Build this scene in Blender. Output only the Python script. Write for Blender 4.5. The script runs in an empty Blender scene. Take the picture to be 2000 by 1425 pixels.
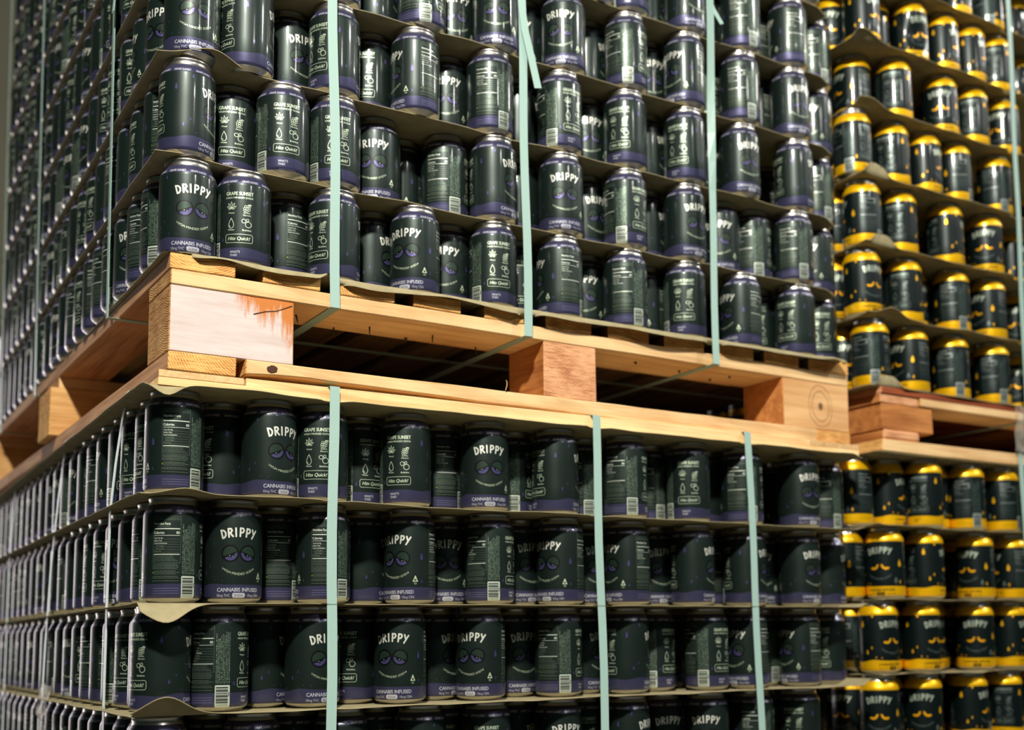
import bpy, bmesh, math, random
import numpy as np
from mathutils import Vector, Matrix

S = bpy.context.scene
COL = S.collection
PI = math.pi

# ------------------------------------------------------------------ camera, world, lights, exposure
cam_data = bpy.data.cameras.new('camera')
cam = bpy.data.objects.new('camera', cam_data)
COL.objects.link(cam)
CAM = Vector((-0.42363, -1.38780, -0.04864))
rot = Matrix.Rotation(-0.58147, 4, 'Z') @ Matrix.Rotation(PI / 2 + 0.11162, 4, 'X') @ Matrix(
    ((math.cos(-0.01365), -math.sin(-0.01365), 0, 0), (math.sin(-0.01365), math.cos(-0.01365), 0, 0), (0, 0, 1, 0), (0, 0, 0, 1)))
cam.matrix_world = Matrix.Translation(CAM) @ rot
cam_data.sensor_width = 36.0
cam_data.lens = 41.970
cam_data.shift_x = -0.07633
cam_data.shift_y = 0.13846
cam_data.clip_start = 0.05
cam_data.clip_end = 60
cam_data.dof.use_dof = True
cam_data.dof.focus_distance = 1.43
cam_data.dof.aperture_fstop = 3.4
S.camera = cam

S.view_settings.view_transform = 'Standard'
S.view_settings.look = 'None'
S.view_settings.gamma = 1.0
S.view_settings.exposure = 0.06
S.view_settings.use_curve_mapping = False

W = bpy.data.worlds.new('warehouse_air')
S.world = W
W.use_nodes = True
W.node_tree.nodes['Background'].inputs[0].default_value = (0.25, 0.62, 0.58, 1)
W.node_tree.nodes['Background'].inputs[1].default_value = 0.034

FLOOR_Z = -1.3805


def area(name, loc, target, size, power, col, sy=None):
    l = bpy.data.lights.new(name, 'AREA')
    l.shape = 'RECTANGLE' if sy else 'DISK'
    l.size = size
    if sy:
        l.size_y = sy
    l.energy = power
    l.color = col
    o = bpy.data.objects.new(name, l)
    o.location = loc
    o.rotation_euler = (Vector(target) - Vector(loc)).to_track_quat('-Z', 'Y').to_euler()
    COL.objects.link(o)
    return o


area('high_bay_key', (-1.03, -2.2, 2.3), (0.35, 0, 0.3), 0.20, 170, (1.0, 0.93, 0.83))
area('high_bay_right', (4.6, -3.4, 3.9), (0.8, 0, 0.2), 0.4, 115, (1.0, 0.95, 0.90))
area('high_bay_far_right', (7.0, -1.2, 3.9), (1.2, 0, 0.2), 0.4, 50, (1.0, 0.95, 0.90))
area('high_bay_behind', (1.6, -6.5, 3.9), (0.6, 0, 0.0), 0.4, 55, (1.0, 0.95, 0.90))

# ------------------------------------------------------------------ helpers


def link(o):
    COL.objects.link(o)
    return o


def mesh_obj(name, verts, faces, mats, parent=None, mat_idx=None, smooth=False, uvs=None):
    me = bpy.data.meshes.new(name)
    me.from_pydata([tuple(v) for v in verts], [], faces)
    for m in mats:
        me.materials.append(m)
    if mat_idx is not None:
        me.polygons.foreach_set('material_index', mat_idx)
    if smooth:
        me.polygons.foreach_set('use_smooth', [True] * len(me.polygons))
    if uvs is not None:
        uv = me.uv_layers.new(name='label_uv')
        uv.data.foreach_set('uv', [c for p in uvs for c in p])
    me.update()
    o = bpy.data.objects.new(name, me)
    COL.objects.link(o)
    if parent is not None:
        o.parent = parent
    return o


def empty(name, loc=(0, 0, 0), rz=0.0):
    o = bpy.data.objects.new(name, None)
    o.empty_display_size = 0.05
    o.location = loc
    o.rotation_euler = (0, 0, rz)
    return link(o)


def tag(o, label=None, cat=None, group=None, kind=None):
    if label:
        o['label'] = label
    if cat:
        o['category'] = cat
    if group:
        o['group'] = group
    if kind:
        o['kind'] = kind
    return o


def srgb(r, g, b):
    f = lambda c: (c / 255) / 12.92 if c / 255 <= 0.04045 else ((c / 255 + 0.055) / 1.055) ** 2.4
    return (f(r), f(g), f(b), 1)


class N:
    """small node-tree builder"""

    def __init__(self, name):
        self.m = bpy.data.materials.new(name)
        self.m.use_nodes = True
        self.t = self.m.node_tree
        self.b = self.t.nodes['Principled BSDF']

    def n(self, typ, **kw):
        x = self.t.nodes.new(typ)
        for k, v in kw.items():
            if k.startswith('i_'):
                key = k[2:]
                x.inputs[int(key) if key.isdigit() else key.replace('_', ' ')].default_value = v
            else:
                setattr(x, k, v)
        return x

    def l(self, a, b):
        self.t.links.new(a, b)

    def ramp(self, fac, stops):
        r = self.n('ShaderNodeValToRGB')
        e = r.color_ramp.elements
        while len(e) < len(stops):
            e.new(0.5)
        for q, (p, c) in zip(e, stops):
            q.position = p
            q.color = c
        self.l(fac, r.inputs[0])
        return r.outputs[0]

    def set(self, **kw):
        for k, v in kw.items():
            self.b.inputs[k.replace('_', ' ')].default_value = v
        return self


# ------------------------------------------------------------------ materials
def wood(name, dark, light, bump=0.25, scale=1.0, stain=None):
    """long-grain timber, grain along local X, per-board tint"""
    w = N(name)
    tc = w.n('ShaderNodeTexCoord')
    oi = w.n('ShaderNodeObjectInfo')
    add = w.n('ShaderNodeVectorMath', operation='ADD')
    mul = w.n('ShaderNodeMath', operation='MULTIPLY', i_1=37.0)
    w.l(oi.outputs['Random'], mul.inputs[0])
    w.l(tc.outputs['Object'], add.inputs[0])
    w.l(mul.outputs[0], add.inputs[1])
    mp = w.n('ShaderNodeMapping')
    mp.inputs['Scale'].default_value = (2.2 * scale, 30 * scale, 30 * scale)
    w.l(add.outputs[0], mp.inputs['Vector'])
    n1 = w.n('ShaderNodeTexNoise', i_Scale=1.6, i_Detail=5.0, i_Roughness=0.6, i_Distortion=0.7)
    w.l(mp.outputs[0], n1.inputs['Vector'])
    mp2 = w.n('ShaderNodeMapping')
    mp2.inputs['Scale'].default_value = (9, 260, 260)
    w.l(add.outputs[0], mp2.inputs['Vector'])
    n2 = w.n('ShaderNodeTexNoise', i_Scale=1.0, i_Detail=3.0, i_Roughness=0.6)
    w.l(mp2.outputs[0], n2.inputs['Vector'])
    n3 = w.n('ShaderNodeTexNoise', i_Scale=9.0, i_Detail=3.0)
    w.l(add.outputs[0], n3.inputs['Vector'])
    mix = w.n('ShaderNodeMath', operation='MULTIPLY_ADD', i_1=0.65)
    w.l(n1.outputs[0], mix.inputs[0])
    m2 = w.n('ShaderNodeMath', operation='MULTIPLY', i_1=0.35)
    w.l(n2.outputs[0], m2.inputs[0])
    w.l(m2.outputs[0], mix.inputs[2])
    mid = tuple((a * 0.45 + b * 0.55) for a, b in zip(dark, light))
    c = w.ramp(mix.outputs[0], [(0.34, dark), (0.46, mid), (0.56, light)])
    blot = w.n('ShaderNodeMix', data_type='RGBA', blend_type='MULTIPLY')
    blot.inputs[0].default_value = 0.55
    w.l(c, blot.inputs[6])
    w.l(w.ramp(n3.outputs[0], [(0.35, (0.72, 0.60, 0.48, 1)), (0.6, (1, 1, 1, 1))]), blot.inputs[7])
    tint = w.n('ShaderNodeHueSaturation')
    vr = w.n('ShaderNodeMapRange', i_3=0.82, i_4=1.12)
    w.l(oi.outputs['Random'], vr.inputs[0])
    w.l(vr.outputs[0], tint.inputs['Value'])
    w.l(blot.outputs[2], tint.inputs['Color'])
    w.l(tint.outputs[0], w.b.inputs['Base Color'])
    bp = w.n('ShaderNodeBump', i_Strength=bump, i_Distance=0.0015)
    w.l(mix.outputs[0], bp.inputs['Height'])
    w.l(bp.outputs[0], w.b.inputs['Normal'])
    w.set(Roughness=0.72)
    w.b.inputs['Specular IOR Level'].default_value = 0.25
    return w.m


def endgrain(name, dark, light, rough=1.0):
    """sawn end grain: growth-ring arcs, crossed by saw scores"""
    w = N(name)
    tc = w.n('ShaderNodeTexCoord')
    oi = w.n('ShaderNodeObjectInfo')
    add = w.n('ShaderNodeVectorMath', operation='ADD')
    cb = w.n('ShaderNodeCombineXYZ')
    mr = w.n('ShaderNodeMapRange', i_3=-0.12, i_4=0.12)
    w.l(oi.outputs['Random'], mr.inputs[0])
    w.l(mr.outputs[0], cb.inputs[1])
    cb.inputs[2].default_value = -0.05
    w.l(tc.outputs['Object'], add.inputs[0])
    w.l(cb.outputs[0], add.inputs[1])
    wv = w.n('ShaderNodeTexWave', wave_type='RINGS', rings_direction='X', i_Scale=110.0, i_Distortion=3.5, i_Detail=2.0)
    wv.inputs['Detail Scale'].default_value = 1.2
    w.l(add.outputs[0], wv.inputs['Vector'])
    mp = w.n('ShaderNodeMapping')
    mp.inputs['Rotation'].default_value = (0.7, 0, 0)
    mp.inputs['Scale'].default_value = (1, 30, 260)
    w.l(tc.outputs['Object'], mp.inputs['Vector'])
    n2 = w.n('ShaderNodeTexNoise', i_Scale=1.4, i_Detail=4.0, i_Roughness=0.65)
    w.l(mp.outputs[0], n2.inputs['Vector'])
    n3 = w.n('ShaderNodeTexNoise', i_Scale=22.0, i_Detail=3.0)
    w.l(add.outputs[0], n3.inputs['Vector'])
    a = w.n('ShaderNodeMath', operation='MULTIPLY', i_1=0.13)
    w.l(wv.outputs['Fac'], a.inputs[0])
    b = w.n('ShaderNodeMath', operation='MULTIPLY_ADD', i_1=0.55)
    w.l(n2.outputs[0], b.inputs[0])
    w.l(a.outputs[0], b.inputs[2])
    c0 = w.n('ShaderNodeMath', operation='MULTIPLY_ADD', i_1=0.4)
    w.l(n3.outputs[0], c0.inputs[0])
    w.l(b.outputs[0], c0.inputs[2])
    c = w.ramp(c0.outputs[0], [(0.38, dark), (0.62, light)])
    w.l(c, w.b.inputs['Base Color'])
    bp = w.n('ShaderNodeBump', i_Strength=0.6 * rough, i_Distance=0.002)
    w.l(c0.outputs[0], bp.inputs['Height'])
    w.l(bp.outputs[0], w.b.inputs['Normal'])
    w.set(Roughness=0.85)
    w.b.inputs['Specular IOR Level'].default_value = 0.15
    return w.m


PINE = wood('pine_board', srgb(196, 142, 82), srgb(234, 190, 126))
PINE_PALE = wood('pale_pine_board', srgb(212, 166, 110), srgb(242, 208, 154))
PINE_SHADED = wood('painted_shade_inner_board', srgb(84, 66, 48), srgb(128, 102, 74))  # inner deck boards: gloom of the pallet openings put into the wood colour
PINE_SIDE = wood('weathered_pine', srgb(160, 112, 72), srgb(206, 160, 116))
PINE_RED = wood('red_brown_board', srgb(112, 52, 30), srgb(168, 88, 52))
PINE_TAN = wood('orange_tan_board', srgb(150, 88, 42), srgb(204, 138, 76))
END = endgrain('pine_end_grain', srgb(160, 90, 36), srgb(240, 190, 116))
END_FUZZ = endgrain('furry_end_grain', srgb(128, 74, 36), srgb(204, 160, 104), 1.8)
END_RED = endgrain('reddish_end_grain', srgb(158, 92, 54), srgb(234, 178, 132), 1.8)

# pale block with an orange weather stain
w = N('pale_block_face')
tc = w.n('ShaderNodeTexCoord')
sx = w.n('ShaderNodeSeparateXYZ')
w.l(tc.outputs['Object'], sx.inputs[0])
nz = w.n('ShaderNodeMapping')
nz.inputs['Scale'].default_value = (90, 10, 14)
w.l(tc.outputs['Object'], nz.inputs['Vector'])
n1 = w.n('ShaderNodeTexNoise', i_Scale=1.0, i_Detail=5.0, i_Roughness=0.7)
w.l(nz.outputs[0], n1.inputs['Vector'])
# stain grows towards the top right corner
a = w.n('ShaderNodeMath', operation='MULTIPLY_ADD', i_1=9.0, i_2=-0.02)
w.l(sx.outputs[0], a.inputs[0])
b = w.n('ShaderNodeMath', operation='MULTIPLY_ADD', i_1=13.0)
w.l(sx.outputs[2], b.inputs[0])
w.l(a.outputs[0], b.inputs[2])
c = w.n('ShaderNodeMath', operation='MULTIPLY_ADD', i_1=1.5)
w.l(n1.outputs[0], c.inputs[0])
w.l(b.outputs[0], c.inputs[2])
n4 = w.n('ShaderNodeTexNoise', i_Scale=16.0, i_Detail=4.0, i_Roughness=0.6)
mpp = w.n('ShaderNodeMapping')
mpp.inputs['Scale'].default_value = (1, 6, 8)
w.l(tc.outputs['Object'], mpp.inputs['Vector'])
w.l(mpp.outputs[0], n4.inputs['Vector'])
base = w.ramp(n4.outputs[0], [(0.3, srgb(200, 184, 178)), (0.7, srgb(218, 206, 200))])
mx = w.n('ShaderNodeMix', data_type='RGBA')
w.l(w.ramp(c.outputs[0], [(0.66, (0, 0, 0, 1)), (0.88, (1, 1, 1, 1))]), mx.inputs[0])
# ramp domain is 0..1: halve the sum first
h = w.n('ShaderNodeMath', operation='MULTIPLY', i_1=0.5)
w.l(c.outputs[0], h.inputs[0])
w.l(w.ramp(h.outputs[0], [(0.60, (0, 0, 0, 1)), (0.74, (1, 1, 1, 1))]), mx.inputs[0])
w.l(base, mx.inputs[6])
mx.inputs[7].default_value = srgb(196, 118, 48)
w.l(mx.outputs[2], w.b.inputs['Base Color'])
bp = w.n('ShaderNodeBump', i_Strength=0.2, i_Distance=0.001)
w.l(n4.outputs[0], bp.inputs['Height'])
w.l(bp.outputs[0], w.b.inputs['Normal'])
w.set(Roughness=0.75)
PALE_BLOCK = w.m

# right-hand block: tan face with a hooked knot and its dark eye
w = N('knotted_block_face')
tc = w.n('ShaderNodeTexCoord')
mp = w.n('ShaderNodeMapping')
mp.inputs['Location'].default_value = (-0.012, 0, 0.0)
mp.inputs['Scale'].default_value = (1.35, 0.0, 1.0)
w.l(tc.outputs['Object'], mp.inputs['Vector'])
nd = w.n('ShaderNodeTexNoise', i_Scale=30.0, i_Detail=2.0)
w.l(tc.outputs['Object'], nd.inputs['Vector'])
ln = w.n('ShaderNodeVectorMath', operation='LENGTH')
w.l(mp.outputs[0], ln.inputs[0])
d1 = w.n('ShaderNodeMath', operation='MULTIPLY_ADD', i_1=0.010)
w.l(nd.outputs[0], d1.inputs[0])
w.l(ln.outputs['Value'], d1.inputs[2])
dm = w.n('ShaderNodeMath', operation='MULTIPLY', i_1=10.0)
w.l(d1.outputs[0], dm.inputs[0])
W1 = (1, 1, 1, 1)
rings = w.ramp(dm.outputs[0], [(0.0, (0.05, 0.06, 0.05, 1)), (0.09, (0.08, 0.08, 0.06, 1)), (0.13, W1), (0.27, W1), (0.295, (0.45, 0.42, 0.36, 1)),
                               (0.32, W1), (0.37, W1), (0.395, (0.55, 0.5, 0.42, 1)), (0.42, W1)])
mp3 = w.n('ShaderNodeMapping')
mp3.inputs['Scale'].default_value = (3, 30, 40)
w.l(tc.outputs['Object'], mp3.inputs['Vector'])
n5 = w.n('ShaderNodeTexNoise', i_Scale=2.0, i_Detail=4.0)
w.l(mp3.outputs[0], n5.inputs['Vector'])
bs = w.ramp(n5.outputs[0], [(0.35, srgb(204, 152, 96)), (0.65, srgb(228, 184, 128))])
mx = w.n('ShaderNodeMix', data_type='RGBA', blend_type='MULTIPLY')
mx.inputs[0].default_value = 0.85
w.l(bs, mx.inputs[6])
w.l(rings, mx.inputs[7])
w.l(mx.outputs[2], w.b.inputs['Base Color'])
w.set(Roughness=0.75)
KNOT_BLOCK = w.m

w = N('cardboard')
tc = w.n('ShaderNodeTexCoord')
n1 = w.n('ShaderNodeTexNoise', i_Scale=60.0, i_Detail=4.0)
w.l(tc.outputs['Object'], n1.inputs['Vector'])
w.l(w.ramp(n1.outputs[0], [(0.3, srgb(146, 137, 104)), (0.7, srgb(162, 153, 118))]), w.b.inputs['Base Color'])
w.set(Roughness=0.8)
w.b.inputs['Specular IOR Level'].default_value = 0.2
CARD = w.m

w = N('bare_aluminium')
w.set(Base_Color=(0.62, 0.60, 0.56, 1), Metallic=1.0, Roughness=0.30)
ALU = w.m

w = N('green_strap')
tc = w.n('ShaderNodeTexCoord')
mp = w.n('ShaderNodeMapping')
mp.inputs['Rotation'].default_value = (0, 0.78, 0.78)
w.l(tc.outputs['Object'], mp.inputs['Vector'])
ck = w.n('ShaderNodeTexChecker', i_Scale=700.0)
w.l(mp.outputs[0], ck.inputs['Vector'])
bp = w.n('ShaderNodeBump', i_Strength=0.35, i_Distance=0.0004)
w.l(ck.outputs['Fac'], bp.inputs['Height'])
w.l(bp.outputs[0], w.b.inputs['Normal'])
w.set(Base_Color=srgb(160, 192, 183), Roughness=0.34)
STRAP = w.m

w = N('nail_steel')
w.set(Base_Color=(0.06, 0.06, 0.06, 1), Metallic=0.8, Roughness=0.5)
NAIL = w.m

w = N('concrete_floor')
tc = w.n('ShaderNodeTexCoord')
n1 = w.n('ShaderNodeTexNoise', i_Scale=1.5, i_Detail=8.0)
w.l(tc.outputs['Object'], n1.inputs['Vector'])
w.l(w.ramp(n1.outputs[0], [(0.3, srgb(84, 82, 76)), (0.7, srgb(112, 108, 98))]), w.b.inputs['Base Color'])
w.set(Roughness=0.35)
CONC = w.m

w = N('painted_wall')
tc = w.n('ShaderNodeTexCoord')
n1 = w.n('ShaderNodeTexNoise', i_Scale=0.8, i_Detail=4.0)
w.l(tc.outputs['Object'], n1.inputs['Vector'])
w.l(w.ramp(n1.outputs[0], [(0.3, srgb(128, 126, 108)), (0.7, srgb(142, 140, 120))]), w.b.inputs['Base Color'])
w.set(Roughness=0.9)
WALL = w.m

w = N('daylight_glass')
w.set(Base_Color=(0.8, 0.8, 0.8, 1), Roughness=0.1)
w.b.inputs['Emission Color'].default_value = (1.0, 0.90, 0.92, 1)
w.b.inputs['Emission Strength'].default_value = 2.4
GLASS = w.m

w = N('frame_paint')
w.set(Base_Color=srgb(70, 40, 36), Roughness=0.5)
FRAMEP = w.m

w = N('cloudy_film')
w.set(Base_Color=srgb(200, 196, 180), Roughness=0.3, Alpha=0.38)
FILM = w.m

# ------------------------------------------------------------------ the can print, drawn stroke by stroke into a pixel grid
PXMM = 16                     # drawing grid, pixels per millimetre
CIRC = 207.97                 # circumference in mm
HGT = 123.0
GW, GH = int(CIRC * PXMM), int(HGT * PXMM)
_text_cache = {}


def text_tris(s, bold=0.0, shear=0.0):
    """triangles of the text outline in its own units, normalised to x 0..1 and cap height 1"""
    key = (s, bold, shear)
    if key in _text_cache:
        return _text_cache[key]
    cu = bpy.data.curves.new('tmp_text', 'FONT')
    cu.body = s
    cu.shear = shear
    cu.resolution_u = 3
    ob = bpy.data.objects.new('tmp_text', cu)
    COL.objects.link(ob)
    dg = bpy.context.evaluated_depsgraph_get()
    me = bpy.data.meshes.new_from_object(ob.evaluated_get(dg))
    me.calc_loop_triangles()
    v = np.array([q.co[:2] for q in me.vertices])
    t = np.array([q.vertices[:] for q in me.loop_triangles])
    bpy.data.objects.remove(ob)
    bpy.data.curves.remove(cu)
    bpy.data.meshes.remove(me)
    v[:, 0] -= v[:, 0].min()
    v[:, 0] /= v[:, 0].max()
    v[:, 1] /= 0.73
    _text_cache[key] = (v, t)
    return v, t


class Art:
    def __init__(self, bg):
        self.a = np.empty((GH, GW, 3), np.float32)
        self.a[:] = bg

    def _put(self, x0, y0, mask, col):
        """mask placed with its corner at pixel x0, y0; x wraps round the can"""
        h, wd = mask.shape
        ys0 = max(0, -y0)
        ys1 = min(h, GH - y0)
        if ys1 <= ys0:
            return
        xs = (np.arange(wd) + x0) % GW
        sub = self.a[y0 + ys0:y0 + ys1]
        m = mask[ys0:ys1, :, None]
        sub[:, xs] = sub[:, xs] * (1 - m) + np.asarray(col, np.float32) * m

    def field(self, x0, x1, y0, y1, fn, col):
        """fn(X, Y) in mm -> signed distance in mm (inside negative)"""
        px0, px1 = int(math.floor(x0 * PXMM)), int(math.ceil(x1 * PXMM))
        py0, py1 = int(math.floor(y0 * PXMM)), int(math.ceil(y1 * PXMM))
        X, Y = np.meshgrid((np.arange(px0, px1) + .5) / PXMM, (np.arange(py0, py1) + .5) / PXMM)
        sd = fn(X, Y)
        self._put(px0, py0, np.clip(0.5 - sd * PXMM, 0, 1).astype(np.float32), col)

    def rect(self, x0, x1, y0, y1, col):
        self.field(x0 - .1, x1 + .1, y0 - .1, y1 + .1, lambda X, Y: np.maximum(np.maximum(x0 - X, X - x1), np.maximum(y0 - Y, Y - y1)), col)

    def rrect(self, x0, x1, y0, y1, r, col, line=None):
        cx, cy, hx, hy = (x0 + x1) / 2, (y0 + y1) / 2, (x1 - x0) / 2 - r, (y1 - y0) / 2 - r

        def fn(X, Y):
            dx, dy = np.abs(X - cx) - hx, np.abs(Y - cy) - hy
            sd = np.hypot(np.maximum(dx, 0), np.maximum(dy, 0)) + np.minimum(np.maximum(dx, dy), 0) - r
            return sd if line is None else np.abs(sd) - line
        self.field(x0 - 1, x1 + 1, y0 - 1, y1 + 1, fn, col)

    def disc(self, cx, cy, r, col, line=None, sx=1.0):
        def fn(X, Y):
            sd = np.hypot((X - cx) / sx, Y - cy) - r
            return sd if line is None else np.abs(sd) - line
        self.field(cx - r * sx - 1, cx + r * sx + 1, cy - r - 1, cy + r + 1, fn, col)

    def stroke(self, pts, r, col):
        pts = np.array(pts, float)
        x0, y0 = pts.min(0) - r - .3
        x1, y1 = pts.max(0) + r + .3

        def fn(X, Y):
            d = np.full(X.shape, 1e9)
            for (ax, ay), (bx, by) in zip(pts, pts[1:]):
                vx, vy = bx - ax, by - ay
                t = np.clip(((X - ax) * vx + (Y - ay) * vy) / max(vx * vx + vy * vy, 1e-9), 0, 1)
                d = np.minimum(d, np.hypot(X - ax - t * vx, Y - ay - t * vy))
            return d - r
        self.field(x0, x1, y0, y1, fn, col)

    def poly(self, pts, col):
        pts = np.array(pts, float)
        x0, y0 = pts.min(0)
        x1, y1 = pts.max(0)
        px0, px1 = int(x0 * PXMM) - 1, int(x1 * PXMM) + 2
        py0, py1 = int(y0 * PXMM) - 1, int(y1 * PXMM) + 2
        X, Y = np.meshgrid((np.arange(px0, px1) + .5) / PXMM, (np.arange(py0, py1) + .5) / PXMM)
        ins = np.zeros(X.shape, bool)
        for (ax, ay), (bx, by) in zip(pts, np.roll(pts, -1, 0)):
            if ay == by:
                continue
            c = ((ay > Y) != (by > Y)) & (X < (bx - ax) * (Y - ay) / (by - ay) + ax)
            ins ^= c
        self._put(px0, py0, ins.astype(np.float32), col)

    def text(self, s, cx, cy, width, height, col, bold=0.012, shear=0.0, bend=0.0):
        """cy = baseline; bend k lifts both ends by k mm"""
        v, t = text_tris(s, 0, shear)
        if bold >= 0.02:
            # heavier weight: the same outline laid down again a hair to each side
            w_ = height * 0.032
            for ox, oy in ((w_, 0), (-w_, 0), (0, w_ * .7), (0, -w_ * .7)):
                self.text(s, cx + ox, cy + oy, width, height, col, 0, shear, bend)
        P = np.empty_like(v)
        P[:, 0] = cx - width / 2 + v[:, 0] * width
        P[:, 1] = cy + v[:, 1] * height
        if bend:
            u = (P[:, 0] - cx) / (width / 2)
            P[:, 1] += bend * u * u
        P *= PXMM
        x0, y0 = np.floor(P.min(0)).astype(int) - 1
        x1, y1 = np.ceil(P.max(0)).astype(int) + 2
        m = np.zeros((y1 - y0, x1 - x0), np.float32)
        Q = P - [x0, y0]
        for tri in t:
            a, b, c = Q[tri]
            bx0, by0 = np.floor(np.minimum(np.minimum(a, b), c)).astype(int)
            bx1, by1 = np.ceil(np.maximum(np.maximum(a, b), c)).astype(int) + 1
            X, Y = np.meshgrid(np.arange(bx0, bx1) + .5, np.arange(by0, by1) + .5)
            e1 = (b[0] - a[0]) * (Y - a[1]) - (b[1] - a[1]) * (X - a[0])
            e2 = (c[0] - b[0]) * (Y - b[1]) - (c[1] - b[1]) * (X - b[0])
            e3 = (a[0] - c[0]) * (Y - c[1]) - (a[1] - c[1]) * (X - c[0])
            ins = ((e1 >= 0) & (e2 >= 0) & (e3 >= 0)) | ((e1 <= 0) & (e2 <= 0) & (e3 <= 0))
            s_ = m[by0:by1, bx0:bx1]
            np.maximum(s_, ins[:s_.shape[0], :s_.shape[1]], out=s_)
        self._put(x0, y0, m, col)

    def image(self, name):
        h, wd = GH // 2, GW // 2
        a = self.a[:h * 2, :wd * 2].reshape(h, 2, wd, 2, 3).mean((1, 3))
        out = np.ones((h, wd, 4), np.float32)
        out[..., :3] = np.clip(a, 0, 255) / 255
        im = bpy.data.images.new(name, wd, h)
        im.pixels.foreach_set(out.ravel())
        im.update()
        im.pack()
        return im


DEG = CIRC / 360.0            # mm per degree of label angle


def X_(theta):                # label angle (0 = wordmark) -> mm from the image's left edge
    return (theta + 180.0) * DEG


def drop(A, x, y, s, col, edge=None):
    """teardrop, s = height in mm, y = its centre"""
    t = np.linspace(0, 2 * PI, 40)
    px = x + s * 0.30 * np.sin(t) * np.sin(t / 2) ** 1.3
    py = y - s * 0.5 * -np.cos(t) * 1.0
    if edge is not None:
        A.poly(np.stack([x + (px - x) * 1.25, y + (py - y) * 1.12], 1), edge)
    A.poly(np.stack([px, py], 1), col)


GLYPH = {
    'D': [[(0.10, 0.0), (0.04, 1.0)], [(0.04, 1.0), (0.42, 0.90), (0.62, 0.62), (0.58, 0.28), (0.36, 0.04), (0.10, 0.0)]],
    'R': [[(0.08, 0.0), (0.08, 1.0)], [(0.08, 1.0), (0.45, 0.98), (0.58, 0.76), (0.42, 0.54), (0.10, 0.48)], [(0.26, 0.48), (0.64, 0.02)]],
    'I': [[(0.30, 0.0), (0.30, 1.0)]],
    'P': [[(0.10, 0.0), (0.10, 1.0)], [(0.10, 1.0), (0.50, 0.97), (0.62, 0.72), (0.45, 0.48), (0.12, 0.42)]],
    'Y': [[(0.02, 1.0), (0.30, 0.50)], [(0.64, 1.0), (0.14, -0.06)]],
}


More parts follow.
